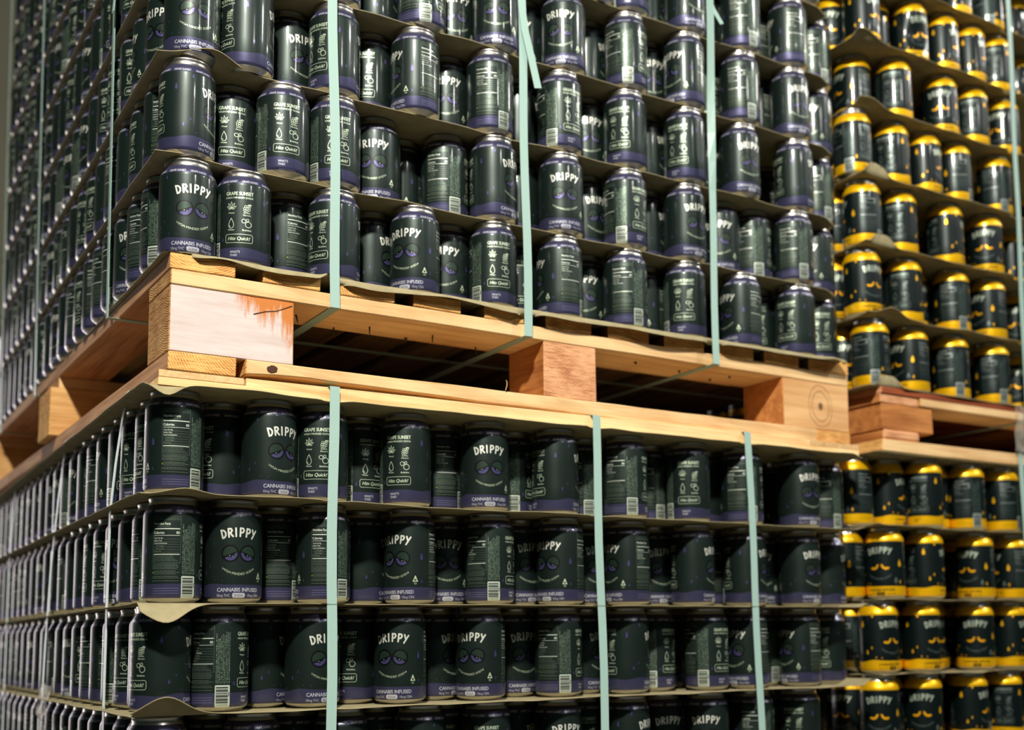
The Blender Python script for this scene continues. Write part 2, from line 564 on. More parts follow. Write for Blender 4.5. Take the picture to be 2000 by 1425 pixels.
def draw_label(name, pal):
    rnd = random.Random(5)
    A = Art(pal['body'])
    WH, BAND = pal['white'], pal['band']
    BT = pal['bandtext']
    # ---- faint beads of water printed all over
    for _ in range(60):
        A.disc(rnd.uniform(0, CIRC), rnd.uniform(24, 100), rnd.uniform(.25, .8), pal['bead'])
    # ---- band round the foot, gently wavy round the plain side
    xs = np.arange(0, CIRC, 0.5)
    for x in xs:
        th = x / DEG - 180
        top = 22 + 1.6 * math.exp(-((((th - (-58)) + 180) % 360 - 180) / 22) ** 2) - 1.6 * math.exp(-((((th - (-95)) + 180) % 360 - 180) / 22) ** 2)
        A.rect(x, x + 0.5, 0, top, BAND)
    A.rect(0, CIRC, 103.2 if pal['ring'] else 98.5, HGT, BAND)
    if pal['ring']:
        for k in range(8):
            A.text('GRAPE SUNSET', X_(k * 45 + 10), 104.3, 20.5, 3.0, pal['ring'], bold=0.02)
    # ---- drops
    for th, z, s in ((268, 84, 9), (302, 98, 6), (284, 37, 6), (61.5, 61.5, 10), (62, 30, 5), (310, 28, 3), (326, 27, 2.5), (176, 33, 6), (-62, 44, 4)):
        drop(A, X_(th), z, s * pal['dropscale'], pal['drop'], pal['ink'])
    # ---- wordmark
    pos = (-18.3, -10.6, -4.0, 2.6, 10.2, 17.6)
    for ch, px in zip('DRIPPY', pos):
        ang = -px / 22 * 0.24
        oy = -(px / 22) ** 2 * 3.2
        ca, sa = math.cos(ang), math.sin(ang)
        for st in GLYPH[ch]:
            pts = []
            for gx, gy in st:
                lx, ly = (gx - 0.32) * 8.2, (gy - 0.5) * 9.6
                pts.append((X_(0) + px + lx * ca - ly * sa, 83.5 + oy + lx * sa + ly * ca))
            A.stroke(pts, 1.02, pal['word'])
    # ---- the two heavy-lidded eyes
    for sgn in (-1, 1):
        cx, cy, R = X_(0) + sgn * 10.4, 58.5, 10.3
        if pal['rings']:
            A.disc(cx, cy, R, pal['ink'])
            A.disc(cx, cy, R - 2.0, pal['lid'])
            # dark lens below the lid line, then the coloured crescent
            A.field(cx - R, cx + R, cy - R, cy + R, lambda X, Y: np.maximum(np.hypot(X - cx, Y - cy) - (R - 1.9),
                    (Y - cy) + 0.5 + sgn * 0.38 * (X - cx)), pal['ink'])
        A.field(cx - R, cx + R, cy - R, cy + R, lambda X, Y: np.maximum(np.maximum(np.hypot(X - cx, Y - cy) - (R - 2.0),
                (R - 5.2) - np.hypot(X - cx, Y - cy - 0.6)), (Y - cy) + 2.4 + sgn * 0.45 * (X - cx)), pal['eye'])
        if pal['rings']:
            A.disc(cx - 0.5, cy - 2.6, 0.5, WH)
            A.disc(cx + 2.6, cy - 3.2, 0.35, WH)
    A.text('HIGH MINDED SODA', X_(0), 33.0, 38, 3.0, pal['smile'], bold=0.01, bend=7.0)
    # ---- small triangular mark with a leaf in it
    tx, tz = X_(47), 32
    A.poly([(tx - 3.6, tz - 3.0), (tx + 3.6, tz - 3.0), (tx + 0.5, tz + 4.6), (tx - 0.5, tz + 4.6)], pal['smile'])
    for a_ in (-0.9, -0.3, 0.3, 0.9):
        A.stroke([(tx, tz - 1.9), (tx + 2.0 * math.sin(a_), tz - 1.9 + 2.4 * math.cos(a_))], 0.32, pal['ink'])
    A.text('CA', tx, tz - 6.4, 3.4, 2.4, pal['smile'], bold=0.03)
    # ---- foot band lettering
    A.text('CANNABIS INFUSED', X_(0), 13.8, 50, 4.7, BT, bold=0.03)
    A.text('10mg THC', X_(0) - 17.6, 7.9, 15.5, 3.3, BT, bold=0.01)
    A.text('10mg CBN', X_(0) + 18.0, 7.9, 15.5, 3.3, BT, bold=0.01)
    A.rrect(X_(0) - 7.4, X_(0) + 7.4, 6.6, 12.4, 2.2, BT)
    A.text('SODA', X_(0), 7.9, 10, 3.1, pal['sodatext'], bold=0.01)
    A.text('12 FL OZ', X_(0) - 21, 3.9, 9, 1.8, pal['banddim'], bold=0.0)
    A.text('355 mL', X_(0) + 21, 3.9, 7, 1.8, pal['banddim'], bold=0.0)
    # ---- nutrition table
    x0, x1 = X_(82), X_(136)
    A.rrect(x0, x1, 46, 99, 0.4, pal['dim'], line=0.16)
    for y in (96.6, 94.9):
        seg(A, rnd, x0 + 1, x1 - 1, y, 0.45, pal['dim'])
    A.text('Nutrition Facts', x0 + 10.5, 89.2, 18.5, 3.0, WH, bold=0.03)
    seg(A, rnd, x0 + 1, x1 - 12, 87.2, 0.5, pal['dim'])
    A.rect(x0 + 1, x1 - 1, 84.2, 85.3, WH)
    A.text('Calories', x0 + 7, 78.9, 12, 3.0, WH, bold=0.03)
    A.text('80', x1 - 3.2, 78.9, 3.6, 3.0, WH, bold=0.03)
    A.rect(x0 + 1, x1 - 1, 76.8, 77.3, WH)
    for k, s in enumerate(('Total Fat 0g', 'Sodium 10mg', 'Total Carbohydrate', 'Total Sugars', 'Added Sugars', 'Protein 0g')):
        y = 73.4 - k * 3.0
        A.text(s, x0 + 1.2 + len(s) * 0.42 + (2 if k in (3, 4) else 0), y, len(s) * 0.84, 1.6, WH if k < 3 else pal['dim'], bold=0.02)
        A.rect(x0 + 1, x1 - 1, y - 0.75, y - 0.5, pal['dim'])
    A.rect(x0 + 1, x1 - 1, 55.0, 55.9, WH)
    for y in (53.2, 51.4, 49.6, 47.9):
        seg(A, rnd, x0 + 1, x1 - rnd.uniform(1, 8), y, 0.5, pal['dim'])
    for y in (44.0, 42.3, 40.6, 38.9, 36.2, 34.5, 32.8, 30.0, 28.2, 25.0):
        seg(A, rnd, x0 + (2 if y < 37 and y > 32 else 0), x1 - rnd.uniform(0, 7), y, 0.55, pal['dim'])
    A.poly([(x0 - 0.2, 34.0), (x0 + 1.8, 34.0), (x0 + 0.8, 36.0)], pal['warn'])
    for y in (16.5, 13.7, 10.9):
        seg(A, rnd, x0 + 1, x1 - 1, y, 0.6, pal['banddim'])
    # ---- column of sideways small print above the barcode
    x0, x1 = X_(138), X_(168)
    for k in range(9):
        x = x0 + 1 + k * 1.85
        top = 92 - (rnd.uniform(0, 9) if k < 6 else 0)
        y = 33.0
        while y < top:
            ln = rnd.uniform(0.8, 2.6)
            A.rect(x, x + 1.05, y, min(y + ln, top), pal['fine'])
            for q in range(2):
                A.rect(x + rnd.uniform(0, .8), x + rnd.uniform(.8, 1.1), y + rnd.uniform(0, ln), y + rnd.uniform(0, ln) + .3, pal['body'])
            y += ln + 0.5
    A.rrect(x0 + 0.3, x1 - 0.1, 4.6, 31, 1.3, pal['codewhite'])
    y = 7.5
    while y < 29:
        t = rnd.choice((0.35, 0.6, 0.9, 1.3))
        A.rect(x0 + 1.6, x1 - 2.4, y, y + t, pal['ink'])
        y += t + rnd.choice((0.45, 0.7, 1.1))
    seg(A, rnd, x1 - 1.6, x1 - 0.8, 18, 5.0, pal['ink'])
    # ---- icon panel
    cx = X_(212.5)
    if pal['ring']:
        A.text('GRAPE SUNSET', cx, 87.6, 33, 4.6, pal['icon'], bold=0.03)
    else:
        seg(A, rnd, cx - 16, cx + 16, 87.8, 3.8, pal['icon'])
    A.text('HIGH MINDED SODA', cx, 83.4, 33, 2.3, pal['icon'], bold=0.03)
    # leaf
    lx, lz = cx - 9.5, 72.5
    for a_, ln in ((-1.75, 3.8), (-1.15, 6.2), (-0.55, 7.6), (0.0, 8.4), (0.55, 7.6), (1.15, 6.2), (1.75, 3.8)):
        t = np.linspace(0, 1, 9)
        for sg in (-1, 1):
            wv = sg * 0.95 * np.sin(PI * t)
            pts = np.stack([lx + ln * t * math.sin(a_) + wv * math.cos(a_), lz - 1.5 + ln * t * math.cos(a_) - wv * math.sin(a_)], 1)
            A.stroke(pts, 0.26, pal['icon'])
    # bunch of berries with a stalk leaf
    gx, gz = cx + 9.2, 71.5
    for dx, dy in ((-2.6, -2.8), (-.2, -3.4), (2.2, -1.8), (-2.7, -.2), (-.2, -.6), (2.3, .8), (-1.6, 2.2), (.9, 2.4), (3.0, 3.2)):
        A.disc(gx + dx, gz + dy, 1.35, pal['icon'], line=0.26)
    A.stroke([(gx + 1.0, gz + 4.2), (gx + 3.0, gz + 5.2), (gx + 5.2, gz + 4.4), (gx + 3.4, gz + 3.8), (gx + 1.0, gz + 4.2)], 0.26, pal['icon'])
    A.text('Weed', lx, 64.4, 7.0, 2.0, pal['icon'], bold=0.03)
    A.text('Exotic', gx, 64.8, 7.5, 1.9, pal['icon'], bold=0.03)
    A.text('Flavors', gx, 61.8, 9.0, 1.9, pal['icon'], bold=0.03)
    t = np.linspace(0, 2 * PI, 40)
    A.stroke(np.stack([lx + 4.2 * np.sin(t) * np.sin(t / 2) ** 1.2, 52.6 + 6.2 * np.cos(t)], 1), 0.36, pal['icon'])
    A.stroke([(lx - 2.2, 49.5), (lx - 1.2, 48.3)], 0.4, pal['icon'])
    A.disc(gx - 3.6, 55.3, 2.4, pal['icon'], line=0.32)
    A.disc(gx + 0.8, 56.6, 1.5, pal['icon'], line=0.3)
    A.disc(gx + 1.8, 51.0, 3.5, pal['icon'], line=0.34)
    A.text('Water', lx, 43.4, 8.0, 2.1, pal['icon'], bold=0.03)
    A.text('Bubbles', gx, 43.0, 10.5, 2.1, pal['icon'], bold=0.03)
    A.rrect(cx - 16.4, cx + 16.4, 28.2, 38.6, 2.4, pal['icon'], line=0.28)
    A.text('Hits Quick!', cx, 31.4, 26.5, 4.4, pal['icon'], bold=0.04, shear=0.25)
    A.text("WHAT'S", cx - 4.5, 15.3, 12, 3.0, BT, bold=0.04)
    A.text('THIS?', cx - 6.1, 11.2, 8.8, 3.0, BT, bold=0.04)
    seg(A, rnd, cx - 9, cx + 12, 6.6, 0.6, pal['banddim'])
    return A.image(name)


def seg(A, rnd, x0, x1, y, h, col):
    """a line of print too small to read: broken dashes"""
    x = x0
    while x < x1:
        ln = rnd.uniform(0.7, 3.0)
        A.rect(x, min(x + ln, x1), y, y + h, col)
        x += ln + 0.4


PURPLE = dict(body=(27, 41, 37), white=(222, 232, 216), band=(62, 63, 94), bandtext=(206, 210, 222), bead=(12, 24, 22), ring=(214, 214, 226), drop=(68, 66, 108),
              dropscale=1.0, ink=(4, 8, 11), word=(226, 230, 218), rings=True, lid=(37, 56, 45), eye=(72, 71, 114), smile=(208, 224, 192), sodatext=(74, 74, 110),
              dim=(112, 128, 110), banddim=(128, 128, 166), warn=(150, 160, 30), fine=(122, 144, 124), codewhite=(212, 226, 210), icon=(206, 224, 196))
YELLOW = dict(body=(9, 25, 25), white=(164, 176, 172), band=(255, 198, 0), bandtext=(70, 52, 10), bead=(10, 22, 22), ring=None, drop=(255, 194, 0),
              dropscale=1.3, ink=(6, 18, 20), word=(190, 204, 186), rings=False, lid=(24, 42, 36), eye=(255, 186, 6), smile=(120, 138, 134), sodatext=(240, 186, 20),
              dim=(84, 100, 96), banddim=(186, 136, 8), warn=(84, 100, 96), fine=(84, 104, 98), codewhite=(176, 190, 184), icon=(126, 142, 136))


def label_mat(name, im):
    w = N(name)
    uv = w.n('ShaderNodeUVMap', uv_map='label_uv')
    tx = w.n('ShaderNodeTexImage')
    tx.image = im
    w.l(uv.outputs[0], tx.inputs['Vector'])
    w.l(tx.outputs[0], w.b.inputs['Base Color'])
    w.set(Metallic=0.5, Roughness=0.40)
    w.b.inputs['Coat Weight'].default_value = 0.35
    w.b.inputs['Coat Roughness'].default_value = 0.10
    return w.m


LAB_P = label_mat('purple_band_print', draw_label('purple_band_label', PURPLE))
LAB_Y = label_mat('yellow_band_print', draw_label('yellow_band_label', YELLOW))

# ------------------------------------------------------------------ cans
R0 = 0.0331
PITCH = 0.1243
BODY = [(.0314, .0058), (.0324, .0072), (.0331, .0098), (.0331, .0400), (.0331, .0700), (.0331, .1005), (.03285, .1030), (.0318, .1060), (.0304, .1088), (.0290, .1116), (.0280, .1136)]
BASE = [(.0314, .0058), (.0302, .0046), (.0286, .0034), (.0262, .0018), (.0246, .0004), (.0238, .0), (.0229, .0005), (.0220, .0030), (.0208, .0060), (.0150, .0085), (.0075, .0098), (.0, .0102)]
LID = [(.0280, .1136), (.0273, .1156), (.0271, .1176), (.0273, .1192), (.0278, .1206), (.0279, .1216), (.0275, .1226), (.0268, .1228), (.0262, .1220), (.0252, .1165), (.0236, .1160), (.0228, .1176), (.0, .1178)]


KZ = .9951


def lathe(name, prof, seg_, mat, uv=False, flip=False, dent=None):
    verts, faces, uvs = [], [], []
    n = len(prof)
    for j in range(seg_):
        th = 2 * PI * j / seg_
        for r, z in prof:
            rr = r
            x, y = rr * math.sin(th), -rr * math.cos(th)
            if dent and r > 0.02:
                da = ((th - dent[0] + PI) % (2 * PI)) - PI
                k = dent[1] * math.exp(-(da / 0.55) ** 2) * math.exp(-((z - dent[2]) / 0.026) ** 2)
                k -= 0.2 * dent[1] * math.exp(-((da - .75) / 0.3) ** 2) * math.exp(-((z - dent[2]) / 0.03) ** 2)
                x, y = (rr - k) * math.sin(th), -(rr - k) * math.cos(th)
            verts.append((x, y, z * KZ))
    for j in range(seg_):
        k = (j + 1) % seg_
        for i in range(n - 1):
            q = [j * n + i, k * n + i, k * n + i + 1, j * n + i + 1]
            if flip:
                q.reverse()
            faces.append(q)
            if uv:
                # label angle 0 at the picture's middle; j runs to the viewer's right
                u0, u1 = j / seg_ + 0.5, (j + 1) / seg_ + 0.5
                c = [(u0, prof[i][1] / .123), (u1, prof[i][1] / .123), (u1, prof[i + 1][1] / .123), (u0, prof[i + 1][1] / .123)]
                uvs += c[::-1] if flip else c
    me = bpy.data.meshes.new(name)
    me.from_pydata(verts, [], faces)
    me.materials.append(mat)
    me.polygons.foreach_set('use_smooth', [True] * len(faces))
    if uv:
        l = me.uv_layers.new(name='label_uv')
        l.data.foreach_set('uv', [c for p in uvs for c in p])
    me.update()
    return me


def dense(prof):
    return prof


ME = {
    'P': lathe('can_body_purple', BODY, 48, LAB_P, uv=True),
    'Y': lathe('can_body_yellow', BODY, 48, LAB_Y, uv=True),
    'base': lathe('can_base', BASE, 40, ALU, flip=True),
    'lid': lathe('can_lid', LID, 40, ALU),
}
DB = [(.0314, .0058), (.0324, .0072), (.0331, .0098)] + [(.0331, .0098 + .0907 * k / 22) for k in range(1, 23)] + [(.03285, .1030), (.0318, .1060), (.0304, .1088), (.0290, .1116), (.0280, .1136)]
ME['Ydent'] = lathe('can_body_dented', DB, 96, LAB_Y, uv=True, dent=(math.radians(-20), .010, .050))

# first can of each kind; all the others are copies of it and of its two parts
protos = {}


def can(kind, x, y, z, rz, label, group, dented=False):
    o = bpy.data.objects.new('soda_can', ME['Ydent' if dented else kind])
    o.location = (x, y, z)
    o.rotation_euler = (0, 0, math.radians(rz))
    COL.objects.link(o)
    if kind not in protos:
        b = bpy.data.objects.new('can_base', ME['base'])
        l = bpy.data.objects.new('can_lid', ME['lid'])
        b['label'] = 'bare silver domed underside'
        l['label'] = 'bare silver rim and lid'
        for c in (b, l):
            COL.objects.link(c)
            c.parent = o
        protos[kind] = (b, l)
    else:
        for src in protos[kind]:
            c = src.copy()
            COL.objects.link(c)
            c.parent = o
    return tag(o, label, 'can', group)


# (stack, tier) -> [(x mm, y mm, turn in degrees)], left to right along the front
CANS = {('U',0):[(-62.4,35.1,358),(5.1,35.1,122),(73.6,80.3,263),(122.3,35.1,85),(195.0,87.4,37),(235.9,35.1,311),(305.8,79.8,326),(355.0,35.1,134),(424.4,88.6,127),(464.1,35.1,250),(542.5,90.5,327),(579.4,35.1,209),(653.9,89.9,289),(691.4,35.1,108),(734.4,85.9,322),(777.3,136.6,212),(805.0,35.1,265),(888.5,92.8,106),(921.9,35.1,77),(1004.6,68.2,116)],
('U',1):[(-65.9,35.1,55),(1.8,77.6,130),(52.9,35.1,138),(121.7,35.1,134),(192.7,68.2,330),(250.6,116.4,304),(296.3,68.2,207),(355.7,35.1,34),(423.8,85.2,90),(467.4,35.1,341),(544.6,90.2,9),(582.0,35.1,161),(660.8,92.1,44),(695.0,35.1,2),(743.5,113.6,322),(792.0,68.2,320),(860.9,68.2,186),(922.8,35.1,195),(1004.5,68.2,286)],
('U',2):[(-62.1,35.1,353),(4.9,35.1,76),(76.1,84.8,19),(120.3,35.1,82),(189.6,82.7,108),(235.9,35.1,266),(308.4,85.9,332),(351.4,35.1,214),(427.4,88.5,60),(467.2,35.1,154),(547.5,90.5,340),(584.5,35.1,96),(662.8,91.3,39),(698.5,35.1,90),(780.0,94.1,339),(810.7,35.1,356),(853.4,86.1,219),(896.1,137.1,314),(929.3,35.1,44),(1010.4,68.2,205)],
('U',3):[(-65.0,35.1,226),(2.6,35.1,133),(74.3,82.9,321),(120.4,35.1,59),(197.0,81.2,57),(244.8,35.1,192),(316.6,84.6,343),(361.1,35.1,334),(439.1,91.1,312),(475.1,35.1,320),(551.5,90.8,42),(588.0,35.1,177),(667.9,92.9,344),(700.9,35.1,280),(781.8,92.8,171),(815.1,35.1,204),(898.7,96.0,268),(925.5,35.1,355),(968.4,118.9,217),(1011.3,68.2,295)],
('U',4):[(-65.3,35.1,326),(9.2,77.1,224),(60.8,35.1,341),(131.9,79.1,59),(181.9,35.1,57),(260.1,88.4,192),(300.0,35.1,343),(379.9,87.4,334),(420.8,35.1,311),(492.7,92.2,320),(526.6,35.1,41),(593.0,35.1,124),(671.9,92.4,38),(705.5,35.1,7),(785.7,91.6,296),(820.7,35.1,207),(902.5,97.4,258),(926.2,35.1,235),(969.8,118.3,102),(1013.5,68.2,205)],
('U',5):[(-68.2,35.1,326),(6.9,76.2,224),(59.0,35.1,341),(130.6,78.2,59),(181.1,35.1,57),(259.8,88.1,192),(300.2,35.1,343),(380.6,87.1,334),(422.0,35.1,311),(494.3,91.7,320),(529.1,35.1,41),(573.7,84.4,226),(618.2,133.7,126),(650.6,35.1,38),(734.6,95.4,7),(762.9,35.1,295),(808.1,83.9,320),(853.3,132.7,208),(878.1,35.1,258),(957.6,35.1,234)],
('L',1):[(-71.6,33.1,241),(-4.0,81.3,89),(41.6,33.1,15),(108.0,33.1,117),(179.6,83.8,155),(222.7,33.1,106),(295.3,83.2,245),(339.1,33.1,345),(410.9,85.5,183),(451.7,33.1,62),(530.3,85.3,193),(571.4,33.1,191),(652.5,88.9,209),(688.9,33.1,111),(768.7,94.5,96),(794.3,33.1,197),(837.7,83.5,219),(881.2,133.9,319),(915.5,33.1,359),(959.0,116.5,217),(1002.4,66.2,206)],
('L',0):[(-70.3,33.1,225),(0.4,33.1,355),(67.2,82.3,242),(111.9,33.1,233),(182.7,80.8,64),(229.0,33.1,301),(303.0,83.4,343),(346.4,33.1,188),(420.6,87.6,10),(458.6,33.1,292),(537.2,89.0,7),(573.4,33.1,267),(658.1,89.6,357),(693.1,33.1,35),(770.9,94.3,231),(797.1,33.1,39),(877.3,89.7,319),(912.2,33.1,7),(956.6,115.7,217),(1001.1,66.2,46)],
('L',-1):[(-80.4,33.1,79),(-13.9,33.1,198),(53.1,80.6,57),(99.6,33.1,12),(171.1,82.3,107),(215.9,33.1,318),(289.3,84.3,29),(331.9,33.1,307),(411.4,84.4,3),(453.7,33.1,192),(530.7,87.4,22),(569.0,33.1,59),(640.7,66.2,166),(684.0,116.7,164),(716.9,33.1,158),(795.6,33.1,279),(877.7,93.1,209),(906.7,33.1,265),(951.4,115.4,218),(996.2,66.2,86)],
('L',-2):[(-82.2,33.1,56),(-1.7,93.4,64),(25.9,33.1,312),(93.7,83.3,41),(137.2,33.1,188),(202.1,84.7,267),(244.1,33.1,65),(304.4,89.0,122),(340.6,33.1,120),(414.4,87.8,40),(452.2,33.1,353),(533.1,89.5,115),(568.2,33.1,35),(651.9,66.2,349),(713.0,33.1,321),(780.1,95.5,221),(803.4,33.1,209),(852.2,78.1,169),(901.1,33.1,87)],
('YU',0):[(1106.4,45.1,173),(1156.1,89.2,98),(1205.8,45.1,259),(1252.5,92.4,96),(1299.1,139.8,292),(1314.8,45.1,184),(1363.6,90.2,160),(1412.3,135.4,20),(1430.1,45.1,193),(1488.0,110.7,208),(1546.0,78.2,297)],
('YU',1):[(1093.1,45.1,355),(1145.4,86.2,98),(1197.7,45.1,89),(1252.5,82.5,31),(1307.4,120.0,101),(1325.0,45.1,194),(1374.0,90.0,29),(1423.0,134.9,110),(1429.4,45.1,261),(1492.9,97.9,93),(1556.3,78.2,307)],
('YU',2):[(1099.9,45.1,225),(1146.0,93.1,98),(1192.0,45.1,90),(1241.2,89.8,162),(1290.3,134.5,182),(1316.7,45.1,47),(1364.8,91.1,30),(1412.8,137.0,210),(1430.0,45.1,305),(1490.4,105.8,28),(1550.8,78.2,17)],
('YU',3):[(1082.6,45.1,149),(1131.1,90.7,99),(1179.6,45.1,84),(1222.3,96.1,97),(1264.9,45.1,25),(1348.2,45.1,224),(1396.4,91.0,209),(1444.5,136.8,97),(1466.8,45.1,187)],
('YU',4):[(1123.0,78.2,251),(1193.7,45.1,97),(1240.9,91.9,212),(1288.1,138.6,77),(1319.6,45.1,311),(1363.3,95.3,30),(1407.0,45.1,93),(1449.6,96.2,158),(1492.2,147.3,209),(1499.8,45.1,282)],
('YU',5):[(1117.7,45.1,10),(1180.6,79.4,97),(1243.5,45.1,356),(1287.2,95.3,96),(1331.0,45.1,19),(1408.8,45.1,26),(1484.9,45.1,92),(1541.3,113.4,157),(1597.7,78.2,16)],
('YU',6):[(1121.9,45.1,293),(1172.9,87.7,33),(1223.8,130.5,213),(1251.3,45.1,81),(1297.9,92.4,31),(1344.4,140.0,291),(1374.6,45.1,29),(1422.2,91.5,209),(1469.8,45.1,167),(1530.7,104.8,27),(1591.6,78.2,26)],
('YL',1):[(1085.2,78.2,249),(1166.2,78.2,23),(1226.5,45.1,83),(1283.2,79.7,311),(1340.0,45.1,189),(1389.0,89.9,309),(1438.0,45.1,223)],
('YL',0):[(1073.7,92.0,265),(1120.8,45.1,298),(1170.9,88.8,213),(1221.0,45.1,41),(1270.0,89.9,311),(1319.1,134.7,331),(1356.1,45.1,281),(1406.8,88.2,29),(1457.5,45.1,237)],
('YL',-1):[(1098.7,45.1,355),(1151.2,86.0,98),(1203.7,45.1,1),(1258.5,82.7,31),(1313.2,120.6,256),(1346.8,45.1,311),(1394.9,91.1,29),(1442.9,45.1,18)],
('YL',-2):[(1094.0,45.1,313),(1147.4,84.6,163),(1200.8,45.1,308),(1251.3,88.5,96),(1301.8,131.9,211),(1320.9,45.1,19),(1369.6,90.3,159),(1418.2,45.1,93)]}

ORD = ['first', 'second', 'third', 'fourth', 'fifth', 'sixth', 'seventh', 'eighth', 'ninth', 'tenth', 'eleventh', 'twelfth', 'thirteenth', 'fourteenth',
       'fifteenth', 'sixteenth', 'seventeenth', 'eighteenth', 'nineteenth', 'twentieth', 'twenty-first', 'twenty-second', 'twenty-third']


def facing(x, y, rz):
    beta = math.degrees(math.atan2(CAM.x - x, -(CAM.y - y)))
    p = (beta - rz) % 360
    if p < 48 or p > 312:
        return 'eyes out'
    if p < 80:
        return 'big teardrop out'
    if p < 137:
        return 'nutrition table out'
    if p < 176:
        return 'barcode out'
    if p < 246:
        return 'icon panel out'
    return 'plain side out'


def seen(x, y, z):
    """rough picture position and size of a can, to choose which ones get an object of their own"""
    q = cam.matrix_world.inverted() @ Vector((x, y, z + .06))
    f = 2331.7
    px, py, s = 1152.7 + f * q.x / -q.z, 989.4 - f * q.y / -q.z, f * .0662 / -q.z
    return px, py, s


D = .0664
ZU, ZYU, ZYL = .4051, .3752, .014
rnd = random.Random(11)
purple, yellow, low_purple, low_yellow = [], [], [], []
# fronts
for (st, k), lst in CANS.items():
    z = {'U': ZU, 'L': 0.0, 'YU': ZYU, 'YL': ZYL}[st] + k * PITCH
    for i, (x, y, rz) in enumerate(lst):
        (yellow if st[0] == 'Y' else purple).append((st, k, 'front', i, x / 1000, y / 1000, z, rz))
# the left faces, one column of touching cans running back from each corner can
NB = 20
for st, ks in (('U', range(0, 9)), ('L', range(-4, 2))):
    for k in ks:
        z = (ZU if st == 'U' else 0) + k * PITCH
        ref = CANS.get((st, k))
        x0, y0 = (ref[0][0] / 1000, ref[0][1] / 1000) if ref else (-.070, .034)
        for j in range(0 if ref is None else 1, NB):
            xx = (-.066 - min(j, 4) * .0018) - (.003 * j * D if st == 'U' else 0)
            purple.append((st, k, 'left', j, xx, y0 + j * D * 1.0015, z, rnd.uniform(0, 360)))
for st, zz, ks in (('YU', ZYU, range(0, 7)), ('YL', ZYL, range(-3, 2))):
    for k in ks:
        ref = CANS.get((st, k))
        x0, y0 = (ref[0][0] / 1000, ref[0][1] / 1000) if ref else (1.10, .0451)
        y0 = min(y0, .0451) if abs(y0 - .0451) < .01 else y0
        xl = min(x0, 1.108)
        for j in range(1, 12):
            yellow.append((st, k, 'left', j, xl, y0 + j * D * 1.002, zz + k * PITCH, rnd.uniform(0, 360)))


def rank(c):
    px, py, s = seen(c[4], c[5], c[6])
    inside = -40 < px < 2040 and -90 < py < 1515
    vis = s
    if c[2] == 'left':
        vis = s * (0.30 if c[0][0] != 'Y' else 0.25)
        if c[0][0] == 'Y' and c[3] > 5:
            inside = False
    elif c[5] > (.06 if c[0][0] != 'Y' else .07):
        vis = s * 0.6
    return (1 if inside else 0, vis)


purple.sort(key=rank, reverse=True)
yellow.sort(key=rank, reverse=True)
WHERE = {'U': 'tier above the big pallet', 'L': 'tier below the wooden frame', 'YU': 'tier above the red-brown pallet', 'YL': 'tier below the pale frame'}


def tier_word(st, k):
    return ORD[k] if st in ('U', 'YU') else ORD[1 - k]


def put(kind, c):
    st, k, face, i, x, y, z, rz = c
    col = 'purple-banded' if kind == 'P' else 'yellow-banded'
    if face == 'front':
        nth = ORD[i]
        lab = f"{col} can, {tier_word(st, k)} {WHERE[st]}, {nth} from corner, {facing(x, y, rz)}"
    else:
        lab = f"{col} can, {tier_word(st, k)} {WHERE[st]}, left face, {ORD[i]} behind corner"
    dent = kind == 'Y' and (st, k, face, i) == ('YU', 5, 'front', DENTI)
    if dent:
        lab = 'crushed yellow-banded can with a deep dent, sixth tier above the red-brown pallet'
    g = {'U': 'purple-banded cans of the upper stack', 'L': 'purple-banded cans of the lower stack', 'YU': 'yellow-banded cans of the upper stack',
         'YL': 'yellow-banded cans of the lower stack'}[st]
    can(kind, x, y, z, rz, lab, g, dent)


DENTI = min(range(len(CANS[('YU', 5)])), key=lambda i: abs(CANS[('YU', 5)][i][0] - 1243))
for c in purple:
    if rank(c)[0] and getattr(put, 'n', 0) < 222:
        put('P', c)
        put.n = getattr(put, 'n', 0) + 1
    else:
        low_purple.append(c)
nyellow = 0
for c in yellow:
    if rank(c)[0] and nyellow < 98:
        nyellow += 1
        put('Y', c)
    else:
        low_yellow.append(c)
# unseen tiers down to the floor, and a second row that closes the gaps behind the front one
for k in range(-10, -2):
    for col0 in range(19):
        x, y = -.0663 + col0 * .0575, .0335 + (.0332 if col0 % 2 == 0 else 0) * (1 if col0 else 0)
        if k < -2:
            low_purple.append(('L', k, 'front', col0, x, y, k * PITCH, 90))
    if k < -4:
        for j in range(1, NB):
            low_purple.append(('L', k, 'left', j, -.070, .0335 + j * D, k * PITCH, 0))
for k in range(6, 9):
    for col0 in range(1, 19):
        low_purple.append(('U', k, 'front', col0, -.0663 + col0 * .0575, .0355 + (.0332 if col0 % 2 == 0 else 0), ZU + k * PITCH, 90))
for st, z0, ks in (('U', ZU, range(0, 9)), ('L', 0, range(-10, 2))):
    for k in ks:
        for col0 in range(1, 19):
            x = -.0663 + col0 * .0575
            front = [(a / 1000, b / 1000) for a, b, _ in CANS.get((st, k), [])]
            y = .15
            while any(math.hypot(x - a, y - b) < D for a, b in front):
                y += .004
            low_purple.append((st, k, 'back', col0, x, y + (col0 % 2) * .0335, z0 + k * PITCH, rnd.uniform(0, 360)))
for k in range(-10, -2):
    for col0 in range(0, 10):
        low_yellow.append(('YL', k, 'front', col0, 1.1 + col0 * .0575, .0455 + (.0332 if col0 % 2 else 0), ZYL + k * PITCH, 90))
